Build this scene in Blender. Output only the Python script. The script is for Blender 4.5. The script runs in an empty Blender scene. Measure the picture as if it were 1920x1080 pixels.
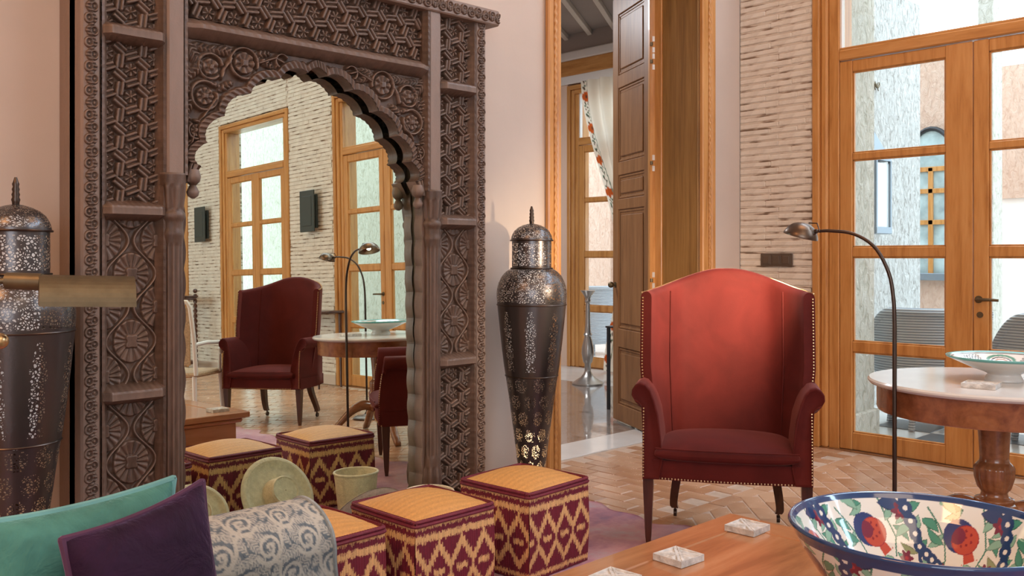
import bpy, bmesh, math, random
import numpy as np
from mathutils import Vector, Matrix
random.seed(7); rng = np.random.default_rng(7)
R = math.radians
scene = bpy.context.scene
col = scene.collection

# ------------------------------------------------------------------ camera
cam_d = bpy.data.cameras.new('camera'); cam = bpy.data.objects.new('camera', cam_d); col.objects.link(cam)
cam.location = (-5.705, -3.583, 1.25)
cam.rotation_euler = (R(90), 0, R(45.98 - 90))
cam_d.sensor_width = 36; cam_d.lens = 36 * 1731.85 / 1920
cam_d.shift_y = -57.1 / 1920
cam_d.clip_start = .05
scene.camera = cam
# ------------------------------------------------------------------ view, world
vs = scene.view_settings
vs.view_transform = 'Standard'; vs.look = 'None'; vs.exposure = 0.15; vs.gamma = 1; vs.use_curve_mapping = False
w = bpy.data.worlds.new('sky'); scene.world = w; w.use_nodes = True
bg = w.node_tree.nodes['Background']; bg.inputs[0].default_value = (.74, .87, 1.0, 1); bg.inputs[1].default_value = 3.9
scene.cycles.max_bounces = 10; scene.cycles.diffuse_bounces = 5; scene.cycles.transparent_max_bounces = 24
scene.cycles.glossy_bounces = 6; scene.cycles.transmission_bounces = 8
scene.cycles.use_denoising = True
scene.cycles.sample_clamp_indirect = 6

def area(name, loc, rot, sx, sy, power, color, portal=False):
    d = bpy.data.lights.new(name, 'AREA'); d.shape = 'RECTANGLE'; d.size = sx; d.size_y = sy
    d.energy = power; d.color = color
    o = bpy.data.objects.new(name, d); col.objects.link(o); o.location = loc; o.rotation_euler = rot
    if portal: d.cycles.is_portal = True
    return o
# sky light coming in through the door openings of the right wall
DOORS = [(-.561, -2.56), (-3.62, -5.40), (-6.36, -8.09), (-9.08, -10.80)]
for a, b in DOORS:
    area('door_portal', (.45, (a + b) / 2, 1.65), (R(90), 0, R(90)), abs(b - a), 3.1, 1, (1, 1, 1), True)
area('far_door_portal', (2.6, 2.72, 1.65), (R(90), 0, R(90)), 1.9, 3.1, 1, (1, 1, 1), True)
# cool fill lamp added high on the right wall, as from a made-up clerestory
area('clerestory_fill', (-.06, -5.2, 4.3), (R(62), 0, R(90)), 8.5, .8, 350, (.60, .79, 1.0))
# added area lamp for daylight inferred from unseen windows behind the camera
area('rear_window_fill', (-9.35, -8.6, 2.3), (R(90), 0, R(-90)), 6.0, 2.6, 330, (.80, .90, 1.0))
# warm fill lamps added near the ceiling, out of view and without fittings
area('ceiling_fill', (-5.2, -5.6, 4.7), (0, 0, 0), 2.2, 2.2, 60, (1, .74, .50))
area('ceiling_fill', (-8.0, -2.2, 4.7), (0, 0, 0), 1.6, 1.6, 120, (1, .52, .24))
area('ceiling_fill', (-2.0, -2.4, 4.7), (0, 0, 0), 1.5, 1.5, 38, (1, .58, .30))
area('ceiling_fill', (-.9, 2.9, 3.6), (0, 0, 0), 1.2, 1.2, 110, (.92, .95, 1.0))  # cool fill lamp added to brighten the next room

# ------------------------------------------------------------------ materials
MATS = {}
class NT:
    def __init__(s, name):
        s.m = bpy.data.materials.new(name); s.m.use_nodes = True; s.t = s.m.node_tree; s.n = s.t.nodes
        s.p = s.n['Principled BSDF']; s.out = s.n['Material Output']; MATS[name] = s.m
    def node(s, typ, **kw):
        x = s.n.new(typ)
        for k, v in kw.items():
            if k.startswith('i_'):
                key = k[2:]; key = int(key) if key.isdigit() else key.replace('_', ' ')
                x.inputs[key].default_value = v
            else: setattr(x, k, v)
        return x
    def link(s, a, b): s.t.links.new(a, b)
    def coord(s, scale=(1, 1, 1), kind='Object'):
        c = s.node('ShaderNodeTexCoord'); m = s.node('ShaderNodeMapping'); m.inputs['Scale'].default_value = scale
        s.link(c.outputs[kind], m.inputs[0]); return m.outputs[0]
    def noise(s, vec, scale, detail=4, rough=.55, dist=0):
        x = s.node('ShaderNodeTexNoise'); x.inputs['Scale'].default_value = scale; x.inputs['Detail'].default_value = detail
        x.inputs['Roughness'].default_value = rough; x.inputs['Distortion'].default_value = dist
        s.link(vec, x.inputs['Vector']); return x.outputs['Fac']
    def ramp(s, fac, stops):
        x = s.node('ShaderNodeValToRGB'); e = x.color_ramp.elements
        while len(e) < len(stops): e.new(.5)
        for el, (p, c) in zip(e, stops): el.position = p; el.color = (*c, 1) if len(c) == 3 else c
        s.link(fac, x.inputs[0]); return x.outputs[0]
    def bump(s, fac, strength, dist=.01, normal=None):
        b = s.node('ShaderNodeBump'); b.inputs['Strength'].default_value = strength; b.inputs['Distance'].default_value = dist
        s.link(fac, b.inputs['Height'])
        if normal is not None: s.link(normal, b.inputs['Normal'])
        s.link(b.outputs[0], s.p.inputs['Normal']); return b.outputs[0]
    def set(s, **kw):
        names = dict(rough='Roughness', metal='Metallic', spec='Specular IOR Level', sheen='Sheen Weight', coat='Coat Weight', alpha='Alpha', trans='Transmission Weight', ior='IOR')
        for k, v in kw.items():
            if k == 'base': s.p.inputs['Base Color'].default_value = (*v, 1)
            elif k == 'sheen_tint': s.p.inputs['Sheen Tint'].default_value = (*v, 1)
            elif k == 'sheen_rough': s.p.inputs['Sheen Roughness'].default_value = v
            elif k == 'emit': s.p.inputs['Emission Color'].default_value = (*v[0], 1); s.p.inputs['Emission Strength'].default_value = v[1]
            else: s.p.inputs[names[k]].default_value = v
        return s
def plain(name, base, rough=.5, bumpscale=None, bstr=.2, var=.0, vscale=8, **kw):
    n = NT(name); n.set(base=base, rough=rough, **kw)
    v = n.coord()
    if var:
        f = n.noise(v, vscale, 5)
        lo = tuple(max(0, c * (1 - var)) for c in base); hi = tuple(min(1, c * (1 + var)) for c in base)
        n.link(n.ramp(f, [(.3, lo), (.7, hi)]), n.p.inputs['Base Color'])
    if bumpscale: n.bump(n.noise(v, bumpscale, 6, .6), bstr)
    return n.m
def wood(name, c1, c2, c3, scale=(18, 18, 1.6), rough=.38, coat=.0, axis=2, bstr=.06):
    n = NT(name); n.set(rough=rough, coat=coat)
    sc = [scale[0]] * 3; sc[axis] = scale[2]
    v = n.coord(tuple(sc))
    f = n.noise(v, 1.0, 6, .62, .6); f2 = n.noise(v, 4.5, 3, .5)
    mx = n.node('ShaderNodeMath', operation='MULTIPLY_ADD'); n.link(f2, mx.inputs[0]); mx.inputs[1].default_value = .25
    n.link(f, mx.inputs[2])
    n.link(n.ramp(mx.outputs[0], [(.42, c1), (.6, c2), (.8, c3)]), n.p.inputs['Base Color'])
    n.bump(f2, bstr, .004)
    return n.m
def vcol(name, rough=.5, grain=None, bstr=.2, mult=1.0, **kw):
    n = NT(name); n.set(rough=rough, **kw)
    a = n.node('ShaderNodeAttribute', attribute_name='Col')
    n.link(a.outputs['Color'], n.p.inputs['Base Color'])
    if grain: n.bump(n.noise(n.coord(), grain, 4), bstr, .004)
    return n.m

honey = ((.38, .155, .038), (.52, .235, .065), (.60, .30, .10))
M_honey = wood('honey_wood', *honey, rough=.34, coat=.15)
M_honey_y = wood('honey_wood_along', *honey, rough=.34, axis=1, coat=.15)
M_honey_x = wood('honey_wood_across', *honey, rough=.34, axis=0, coat=.15)
M_oldoak = wood('oak_panel', (.17, .082, .02), (.25, .125, .032), (.32, .17, .05), scale=(26, 26, 1.2), rough=.42)
M_door = wood('dark_door_wood', (.18, .078, .026), (.25, .112, .040), (.31, .148, .056), rough=.4)
M_table = wood('polished_table_wood', (.30, .125, .048), (.42, .185, .075), (.50, .24, .11), scale=(9, 9, 1.3), rough=.22, axis=0, coat=.3)
M_mahog = wood('mahogany', (.16, .055, .022), (.24, .09, .035), (.32, .13, .05), scale=(14, 14, 3), rough=.25, axis=0, coat=.3)
M_darkw = wood('dark_leg_wood', (.035, .012, .007), (.065, .022, .012), (.10, .035, .018), rough=.28, coat=.2)
M_carved = None
def carved():
    n = NT('carved_weathered_wood'); n.set(rough=.5)
    v = n.coord((9, 9, 2)); f = n.noise(v, 3, 7, .65, .4)
    v2 = n.coord((1, 1, 1)); f2 = n.noise(v2, 70, 4, .7)
    geo = n.node('ShaderNodeNewGeometry')
    c = n.ramp(f, [(.3, (.044, .022, .012)), (.5, (.085, .046, .028)), (.72, (.135, .078, .052))])
    # dust worn pale on the raised edges of the carving
    pr = n.ramp(geo.outputs['Pointiness'], [(.515, (0, 0, 0)), (.60, (1, 1, 1))])
    mx = n.node('ShaderNodeMixRGB'); mx.inputs[2].default_value = (.34, .245, .195, 1)
    mm = n.node('ShaderNodeMath', operation='MULTIPLY'); mm.inputs[1].default_value = .55
    n.link(pr, mm.inputs[0]); n.link(mm.outputs[0], mx.inputs[0]); n.link(c, mx.inputs[1])
    n.link(mx.outputs[0], n.p.inputs['Base Color'])
    n.bump(f2, .25, .004)
    return n.m
M_carved = carved()
def plaster(name, base, v=.06, bs=.08):
    n = NT(name); n.set(rough=.85, spec=.2)
    c = n.coord(); f = n.noise(c, 1.7, 6, .6)
    n.link(n.ramp(f, [(.25, tuple(x * (1 - v) for x in base)), (.75, tuple(min(1, x * (1 + v)) for x in base))]), n.p.inputs['Base Color'])
    n.bump(n.noise(c, 55, 5), bs, .004); return n.m
M_wall = plaster('salmon_plaster', (.56, .46, .39))
M_wall2 = plaster('pink_plaster', (.72, .52, .40))
M_ceil = plaster('ceiling_plaster', (.70, .64, .57))
M_greyceil = plaster('grey_ceiling_plaster', (.36, .31, .28))
M_white = plain('white_moulding', (.76, .72, .68), .5)
def stucco(name, c1, c2, c3, sc=22):
    n = NT(name); n.set(rough=.9, spec=.15)
    v = n.coord((1, 1, .55)); f = n.noise(v, sc, 5, .65, 1.2)
    n.link(n.ramp(f, [(.34, c1), (.46, c2), (.62, c3)]), n.p.inputs['Base Color'])
    n.bump(f, .9, .03); return n.m
M_stucco = stucco('white_stucco', (.33, .31, .28), (.55, .53, .495), (.66, .65, .62))
M_stucco2 = stucco('cream_stucco', (.42, .39, .315), (.56, .525, .445), (.64, .605, .53), 18)
M_pinkst = stucco('pink_stucco', (.52, .34, .25), (.60, .41, .31), (.64, .46, .36), 16)
def brickm():
    n = NT('limewashed_brick'); n.set(rough=.8, spec=.2)
    v = n.coord(); f = n.noise(v, 9, 5, .6); oi = n.node('ShaderNodeObjectInfo')
    c = n.ramp(f, [(.3, (.62, .55, .47)), (.55, (.73, .67, .585)), (.75, (.79, .735, .65))])
    n.link(c, n.p.inputs['Base Color']); n.bump(n.noise(v, 60, 5), .35, .006); return n.m
M_brick = brickm()
def mortar():
    n = NT('brick_joint'); n.set(rough=.9, spec=.1)
    v = n.coord((1, 1, 5)); f = n.noise(v, 6.5, 3, .5)
    n.link(n.ramp(f, [(.37, (.22, .155, .11)), (.43, (.40, .31, .24)), (.50, (.64, .56, .47))]), n.p.inputs['Base Color']); return n.m
M_joint = mortar()
def tilem():
    n = NT('terracotta_tile'); n.set(rough=.33, spec=.5)
    oi = n.node('ShaderNodeObjectInfo'); geo = n.node('ShaderNodeNewGeometry')
    v = n.coord((1, 1, 1)); f = n.noise(v, 4, 3, .5)
    ad = n.node('ShaderNodeMath', operation='MULTIPLY_ADD'); ad.inputs[1].default_value = .45
    n.link(oi.outputs['Random'], ad.inputs[0]); n.link(f, ad.inputs[2])
    ad2 = n.node('ShaderNodeMath', operation='MULTIPLY_ADD'); ad2.inputs[1].default_value = .3
    n.link(geo.outputs['Random Per Island'], ad2.inputs[0]); n.link(ad.outputs[0], ad2.inputs[2])
    n.link(n.ramp(ad2.outputs[0], [(.35, (.29, .14, .070)), (.75, (.40, .215, .12)), (1.0, (.50, .30, .185))]), n.p.inputs['Base Color'])
    n.bump(n.noise(v, 24, 4), .12, .01)
    rr = n.ramp(n.noise(v, 12, 3), [(.3, (.21, .21, .21)), (.7, (.28, .28, .28))]); n.link(rr, n.p.inputs['Roughness'])
    return n.m
M_tile = tilem()
M_grout = plain('tile_grout', (.46, .33, .24), .85, var=.12, vscale=20)
M_marble = plain('pale_marble', (.63, .615, .585), .16, var=.06, vscale=5)
def zelligem():
    n = NT('zellige_floor'); n.set(rough=.16, spec=.8, coat=.6)
    v = n.coord((1, 1, 1))
    vo = n.node('ShaderNodeTexVoronoi'); vo.inputs['Scale'].default_value = 16; vo.distance = 'CHEBYCHEV'; n.link(v, vo.inputs['Vector'])
    n.link(n.ramp(vo.outputs['Distance'], [(.0, (.33, .29, .26)), (.5, (.25, .215, .195)), (.8, (.12, .10, .09))]), n.p.inputs['Base Color'])
    sp = n.node('ShaderNodeSeparateColor'); n.link(vo.outputs['Color'], sp.inputs[0])
    n.bump(n.noise(v, 26, 3), .3, .006); return n.m
M_zel = zelligem()
def glassm():
    n = NT('window_glass'); gl = n.node('ShaderNodeBsdfGlossy'); gl.inputs['Roughness'].default_value = .0
    tr = n.node('ShaderNodeBsdfTransparent'); tr.inputs[0].default_value = (.96, .98, .97, 1)
    lw = n.node('ShaderNodeLayerWeight'); pw = n.node('ShaderNodeMath', operation='POWER'); pw.inputs[1].default_value = 5; n.link(lw.outputs['Facing'], pw.inputs[0])
    fm = n.node('ShaderNodeMath', operation='MULTIPLY_ADD'); fm.inputs[1].default_value = .5; fm.inputs[2].default_value = .025; n.link(pw.outputs[0], fm.inputs[0])
    mx = n.node('ShaderNodeMixShader'); n.link(fm.outputs[0], mx.inputs[0]); n.link(tr.outputs[0], mx.inputs[1]); n.link(gl.outputs[0], mx.inputs[2])
    n.link(mx.outputs[0], n.out.inputs[0]); return n.m
M_glass = glassm()
def mirrorm():
    n = NT('mirror_glass'); n.set(base=(.81, .90, .80), metal=1, rough=.004); return n.m
M_mirror = mirrorm()
def velvet(name, base, tint, sh=.9, nap=.18, ns=5):
    n = NT(name); n.set(rough=.75, spec=.15, sheen=sh, sheen_rough=.35, sheen_tint=tint)
    v = n.coord(); f = n.noise(v, ns, 4, .6, .5)
    n.link(n.ramp(f, [(.3, tuple(c * (1 - nap) for c in base)), (.7, tuple(c * (1 + nap) for c in base))]), n.p.inputs['Base Color'])
    n.bump(n.noise(v, 320, 2) if nap < .3 else n.noise(v, 9, 5, .6, .8), .15 if nap < .3 else .7, .002 if nap < .3 else .02); return n.m
M_velvet = velvet('burgundy_velvet', (.085, .011, .009), (1, .40, .34), .2)
M_purple = velvet('purple_velvet', (.017, .005, .018), (.75, .5, .85), .3, .6, 7)
M_purplep = velvet('purple_piping', (.075, .03, .06), (.8, .6, .85), .4)
M_teal = velvet('teal_velvet', (.055, .165, .135), (.65, 1, .95), .45, .55, 6)
M_tealp = velvet('teal_piping', (.14, .32, .31), (.7, 1, 1), .6)
M_cream = plain('cream_linen', (.66, .58, .47), .85, 180, .2)
M_brass = plain('brass_studs', (.62, .43, .22), .3, metal=1)
M_abrass = plain('antique_brass', (.15, .115, .068), .5, metal=.85, var=.2, vscale=20)
M_iron = plain('dark_bronze_metal', (.075, .055, .045), .33, metal=.9)
M_head = plain('lamp_head_bronze', (.14, .10, .075), .36, metal=1)
M_steel = plain('hinge_steel', (.78, .76, .74), .35, metal=.5)
M_silver = plain('silver_leaf_metal', (.52, .49, .46), .3, metal=.9)
M_black = plain('black_metal', (.02, .02, .022), .4)
M_bulb = NT('lamp_bulb').set(base=(1, .9, .75), emit=((1, .86, .66), 60)).m
M_warm = NT('warm_bulb').set(base=(1, .8, .5), emit=((1, .72, .42), 2.0)).m
M_pale_glow = NT('pale_glow').set(base=(1, .95, .9), emit=((.95, .95, 1.0), .17)).m
M_straw = plain('straw_braid', (.68, .59, .42), .8, 120, .5, var=.15, vscale=40)
M_greenbox = plain('dark_green_metal', (.035, .045, .04), .45)
M_wicker = None
def wickerm():
    n = NT('grey_wicker'); n.set(rough=.6)
    v = n.coord(); w1 = n.node('ShaderNodeTexWave'); w1.inputs['Scale'].default_value = 16; w1.bands_direction = 'Z'; n.link(v, w1.inputs[0])
    n.link(n.ramp(w1.outputs['Fac'], [(.2, (.26, .28, .31)), (.6, (.52, .55, .58))]), n.p.inputs['Base Color'])
    n.bump(w1.outputs['Fac'], .6, .01); return n.m
M_wicker = wickerm()
def piercedm(name, tint):
    """dark metal sheet pierced by small holes where the 'Hole' attribute asks for them"""
    n = NT(name); n.set(base=tint, rough=.30, metal=.85)
    a = n.node('ShaderNodeAttribute', attribute_name='Hole')
    v = n.coord(kind='UV')
    vo = n.node('ShaderNodeTexVoronoi'); vo.feature = 'DISTANCE_TO_EDGE'; vo.inputs['Scale'].default_value = 1; vo.inputs['Randomness'].default_value = .85
    n.link(v, vo.inputs['Vector'])
    gt = n.node('ShaderNodeMath', operation='GREATER_THAN'); gt.inputs[1].default_value = .17; n.link(vo.outputs['Distance'], gt.inputs[0])
    g2 = n.node('ShaderNodeMath', operation='GREATER_THAN'); g2.inputs[1].default_value = .5; n.link(a.outputs['Fac'], g2.inputs[0])
    mu = n.node('ShaderNodeMath', operation='MULTIPLY'); n.link(gt.outputs[0], mu.inputs[0]); n.link(g2.outputs[0], mu.inputs[1])
    tr = n.node('ShaderNodeBsdfTransparent'); mx = n.node('ShaderNodeMixShader')
    n.link(mu.outputs[0], mx.inputs[0]); n.link(n.p.outputs[0], mx.inputs[1]); n.link(tr.outputs[0], mx.inputs[2]); n.link(mx.outputs[0], n.out.inputs[0])
    ge = n.node('ShaderNodeNewGeometry'); mc = n.node('ShaderNodeMixRGB'); mc.inputs[1].default_value = (*tint, 1); mc.inputs[2].default_value = (.50, .42, .34, 1)
    n.link(ge.outputs['Backfacing'], mc.inputs[0]); n.link(mc.outputs[0], n.p.inputs['Base Color'])
    mm = n.node('ShaderNodeMath', operation='MULTIPLY_ADD'); mm.inputs[1].default_value = -.75; mm.inputs[2].default_value = .85; n.link(ge.outputs['Backfacing'], mm.inputs[0]); n.link(mm.outputs[0], n.p.inputs['Metallic'])
    n.bump(n.noise(n.coord(), 90, 3), .15, .003); return n.m
M_pierced = piercedm('pierced_dark_metal', (.105, .095, .095))
M_pouf = vcol('ikat_woven_reed', .6, 260, .3)
M_bowl = vcol('painted_glazed_ceramic', .09, coat=.4)
M_dish = vcol('painted_dish_ceramic', .12)
M_floral = vcol('grey_scroll_damask', .85, 300, .3)
M_curt = vcol('embroidered_cream_curtain', .85)
def _tl(m):
    t = m.node_tree; p = t.nodes['Principled BSDF']; a = [x for x in t.nodes if x.type == 'ATTRIBUTE'][0]; tl = t.nodes.new('ShaderNodeBsdfTranslucent'); mx = t.nodes.new('ShaderNodeMixShader'); mx.inputs[0].default_value = .5
    t.links.new(a.outputs['Color'], tl.inputs[0]); t.links.new(p.outputs[0], mx.inputs[1]); t.links.new(tl.outputs[0], mx.inputs[2]); t.links.new(mx.outputs[0], t.nodes['Material Output'].inputs[0])
_tl(M_curt)
M_coaster = plain('chalky_carved_wood', (.56, .54, .51), .7, 60, .5, var=.28, vscale=45)
def rugm():
    n = NT('faded_pink_rug'); n.set(rough=.95, spec=.1, sheen=.3)
    v = n.coord((1, 1, 1)); f = n.noise(v, 2.6, 5, .6, .4); f2 = n.noise(v, 18, 4)
    mx = n.node('ShaderNodeMath', operation='MULTIPLY_ADD'); mx.inputs[1].default_value = .3; n.link(f2, mx.inputs[0]); n.link(f, mx.inputs[2])
    n.link(n.ramp(mx.outputs[0], [(.45, (.22, .12, .22)), (.58, (.38, .17, .24)), (.7, (.50, .26, .30)), (.85, (.46, .36, .42))]), n.p.inputs['Base Color'])
    n.bump(f2, .3, .01); return n.m
M_rug = rugm()

# ------------------------------------------------------------------ mesh helpers
def mesh_obj(name, V, Fc, mat, parent=None, smooth=False, cols=None, recalc=True, uv=None, hole=None):
    me = bpy.data.meshes.new(name)
    me.from_pydata([tuple(map(float, v)) for v in V] if not isinstance(V, np.ndarray) else V.tolist(), [], Fc if not isinstance(Fc, np.ndarray) else Fc.tolist())
    if recalc:
        bm = bmesh.new(); bm.from_mesh(me); bmesh.ops.recalc_face_normals(bm, faces=bm.faces); bm.to_mesh(me); bm.free()
    me.materials.append(mat)
    if smooth: me.polygons.foreach_set('use_smooth', [True] * len(me.polygons))
    if cols is not None:
        a = me.attributes.new('Col', 'FLOAT_COLOR', 'POINT')
        c = np.ones((len(me.vertices), 4), np.float32); c[:, :3] = np.asarray(cols, np.float32).reshape(-1, 3); a.data.foreach_set('color', c.ravel())
    if hole is not None:
        a = me.attributes.new('Hole', 'FLOAT', 'POINT'); a.data.foreach_set('value', np.asarray(hole, np.float32).ravel())
    if uv is not None:
        l = me.uv_layers.new(name='UVMap'); vi = np.empty(len(me.loops), np.int32); me.loops.foreach_get('vertex_index', vi)
        l.data.foreach_set('uv', np.asarray(uv, np.float32).reshape(-1, 2)[vi].ravel())
    me.update()
    o = bpy.data.objects.new(name, me); col.objects.link(o)
    if parent: o.parent = parent
    return o
def tag(o, label, cat, group=None):
    o['label'] = label; o['category'] = cat
    if group: o['group'] = group
    return o
def thing(name, label, cat, loc=(0, 0, 0), rz=0, group=None):
    o = bpy.data.objects.new(name, None); col.objects.link(o); o.location = loc; o.rotation_euler = (0, 0, rz); o.empty_display_size = .1
    return tag(o, label, cat, group)
def empty(name, loc=(0, 0, 0), rz=0, parent=None):
    o = bpy.data.objects.new(name, None); col.objects.link(o); o.location = loc; o.rotation_euler = (0, 0, rz); o.empty_display_size = .1
    if parent: o.parent = parent
    return o
def structure(o): o['kind'] = 'structure'; return o
def copy_tree(o, parent=None):
    c = o.copy(); col.objects.link(c); c.parent = parent
    for ch in list(o.children): copy_tree(ch, c)
    return c
def gridfaces(h, w, closed_u=False, off=0):
    i = np.arange(h - 1)[:, None]; j = np.arange(w if closed_u else w - 1)[None, :]
    jn = (j + 1) % w
    return (np.stack([i * w + j, i * w + jn, (i + 1) * w + jn, (i + 1) * w + j], -1).reshape(-1, 4) + off)
class MB:
    def __init__(s): s.v = []; s.f = []
    def add(s, V, F):
        o = len(s.v); s.v += [tuple(map(float, p)) for p in V]; s.f += [tuple(int(i) + o for i in f) for f in F]; return s
    def box(s, x0, x1, y0, y1, z0, z1, b=0.0):
        if b <= 0:
            V = [(x, y, z) for z in (z0, z1) for y in (y0, y1) for x in (x0, x1)]
            F = [(0, 1, 3, 2), (4, 6, 7, 5), (0, 4, 5, 1), (2, 3, 7, 6), (0, 2, 6, 4), (1, 5, 7, 3)]
            return s.add(V, F)
        V = []; F = []; ix = {}
        xs, ys, zs = (x0, x1), (y0, y1), (z0, z1)
        for i in (0, 1):
            for j in (0, 1):
                for k in (0, 1):
                    sx, sy, sz = (1 - 2 * i) * b, (1 - 2 * j) * b, (1 - 2 * k) * b
                    ix[i, j, k, 0] = len(V); V.append((xs[i], ys[j] + sy, zs[k] + sz))
                    ix[i, j, k, 1] = len(V); V.append((xs[i] + sx, ys[j], zs[k] + sz))
                    ix[i, j, k, 2] = len(V); V.append((xs[i] + sx, ys[j] + sy, zs[k]))
                    F.append((ix[i, j, k, 0], ix[i, j, k, 1], ix[i, j, k, 2]))
        for a in (0, 1):
            F.append([ix[a, j, k, 0] for j, k in ((0, 0), (1, 0), (1, 1), (0, 1))])
            F.append([ix[j, a, k, 1] for j, k in ((0, 0), (1, 0), (1, 1), (0, 1))])
            F.append([ix[j, k, a, 2] for j, k in ((0, 0), (1, 0), (1, 1), (0, 1))])
        for a in (0, 1):
            for c in (0, 1):
                F.append((ix[0, a, c, 1], ix[1, a, c, 1], ix[1, a, c, 2], ix[0, a, c, 2]))
                F.append((ix[a, 0, c, 0], ix[a, 1, c, 0], ix[a, 1, c, 2], ix[a, 0, c, 2]))
                F.append((ix[a, c, 0, 0], ix[a, c, 1, 0], ix[a, c, 1, 1], ix[a, c, 0, 1]))
        return s.add(V, F)
    def lathe(s, prof, n=24, c=(0, 0), caps=True):
        V = []; 
        for r, z in prof:
            for i in range(n):
                t = 2 * math.pi * i / n; V.append((c[0] + r * math.cos(t), c[1] + r * math.sin(t), z))
        F = gridfaces(len(prof), n, True).tolist()
        if caps:
            F.append(list(range(n))); F.append([(len(prof) - 1) * n + i for i in range(n)])
        return s.add(V, F)
    def tube(s, path, rad, n=10, caps=True, flat=None):
        P = [Vector(p) for p in path]; m = len(P); rad = rad if hasattr(rad, '__len__') else [rad] * m
        V = []; up = None
        for i in range(m):
            t = (P[min(i + 1, m - 1)] - P[max(i - 1, 0)]).normalized()
            if up is None:
                up = Vector((0, 0, 1)) if abs(t.z) < .9 else Vector((0, 1, 0))
            a = t.cross(up)
            if a.length < 1e-6: a = t.orthogonal()
            a.normalize(); up = a.cross(t).normalized()
            for k in range(n):
                th = 2 * math.pi * k / n
                V.append(P[i] + (a * math.cos(th) + up * math.sin(th) * (flat or 1)) * rad[i])
        F = gridfaces(m, n, True).tolist()
        if caps: F.append(list(range(n))); F.append([(m - 1) * n + i for i in range(n)])
        return s.add(V, F)
    def ball(s, c, r, n=10, m=6, sc=(1, 1, 1)):
        V = [(c[0], c[1], c[2] - r * sc[2])]
        for i in range(1, m):
            p = math.pi * i / m - math.pi / 2
            for k in range(n):
                t = 2 * math.pi * k / n; V.append((c[0] + r * sc[0] * math.cos(p) * math.cos(t), c[1] + r * sc[1] * math.cos(p) * math.sin(t), c[2] + r * sc[2] * math.sin(p)))
        V.append((c[0], c[1], c[2] + r * sc[2])); L = len(V) - 1
        F = [(0, 1 + (k + 1) % n, 1 + k) for k in range(n)]
        F += gridfaces(m - 1, n, True, 1).tolist()
        F += [(L, L - n + k, L - n + (k + 1) % n) for k in range(n)]
        return s.add(V, F)
    def extrude(s, poly, a, b, axis='y'):
        """closed 2D polygon (p,q) swept along an axis from a to b"""
        n = len(poly)
        f = {'y': lambda p, q, t: (p, t, q), 'x': lambda p, q, t: (t, p, q), 'z': lambda p, q, t: (p, q, t)}[axis]
        V = [f(p, q, a) for p, q in poly] + [f(p, q, b) for p, q in poly]
        F = [(i, (i + 1) % n, n + (i + 1) % n, n + i) for i in range(n)] + [list(range(n)), list(range(n, 2 * n))]
        return s.add(V, F)
    def build(s, name, mat, parent=None, smooth=False, **kw):
        o = mesh_obj(name, s.v, s.f, mat, parent, smooth, **kw)
        if smooth:
            try: o.data.set_sharp_from_angle(angle=R(40))
            except Exception: pass
        return o
def bx(name, mat, dims, parent=None, b=.004): return MB().box(*dims, b=b).build(name, mat, parent)
def smoothstep(a, b, x): t = np.clip((x - a) / (b - a), 0, 1); return t * t * (3 - 2 * t)
def seg_dist(px, py, pts):
    """distance of grid points to a polyline and the arc parameter of the nearest spot"""
    d = np.full(px.shape, 1e9)
    for (ax, ay), (bx_, by_) in zip(pts[:-1], pts[1:]):
        dx, dy = bx_ - ax, by_ - ay; L = dx * dx + dy * dy + 1e-12
        t = np.clip(((px - ax) * dx + (py - ay) * dy) / L, 0, 1)
        d = np.minimum(d, np.hypot(px - ax - t * dx, py - ay - t * dy))
    return d

# ================================================================== THE SETTING
H_C = 4.8
# --- floor: grout bed with single tiles
floor = structure(mesh_obj('floor', *[(lambda m: (m.v, m.f))(MB().box(-9.5, 0.02, -12, .30, -.06, -.004))][0], M_grout))
TW, TL_, G = .105, .21, .005
def tile_variant(seed):
    r = random.Random(seed); b = .004
    m = MB(); m.box(-TL_ / 2 + G / 2, TL_ / 2 - G / 2, -TW / 2 + G / 2, TW / 2 - G / 2, -.010, 0, b=b)
    me = bpy.data.meshes.new('floor_tile'); me.from_pydata(m.v, [], m.f); me.materials.append(M_tile); return me, m
tvar = [tile_variant(i)[0] for i in range(2)]
tile_mb = tile_variant(0)[1]
cands = []
# straight brick-bond field in front of the doorway (Y > -.89), long side across the room
def in_room(x, y): return -9.4 < x < -.03 and -11.9 < y < .27
nx0 = int(9.4 / TW)
for i in range(nx0):
    x = -.06 - TW * i
    for j in range(-3, 6):
        y = .16 - TL_ * j + (TL_ / 2 if i % 2 else 0)
        if -.89 + TL_ / 2 - .02 < y < .27 - TL_ / 2 + .1: cands.append((x, y, R(90)))
# diagonal field over the rest of the room
c45 = math.cos(R(45))
for i in range(-75, 95):
    for j in range(-60, 60):
        u = i * TW; v = j * TL_ + (TL_ / 2 if i % 2 else 0)
        x = -4.5 + (v * c45 - u * c45); y = -5.5 + (v * c45 + u * c45)
        if y < -.89 - .09 and in_room(x, y) and x < -.12: cands.append((x, y, R(45)))
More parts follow.
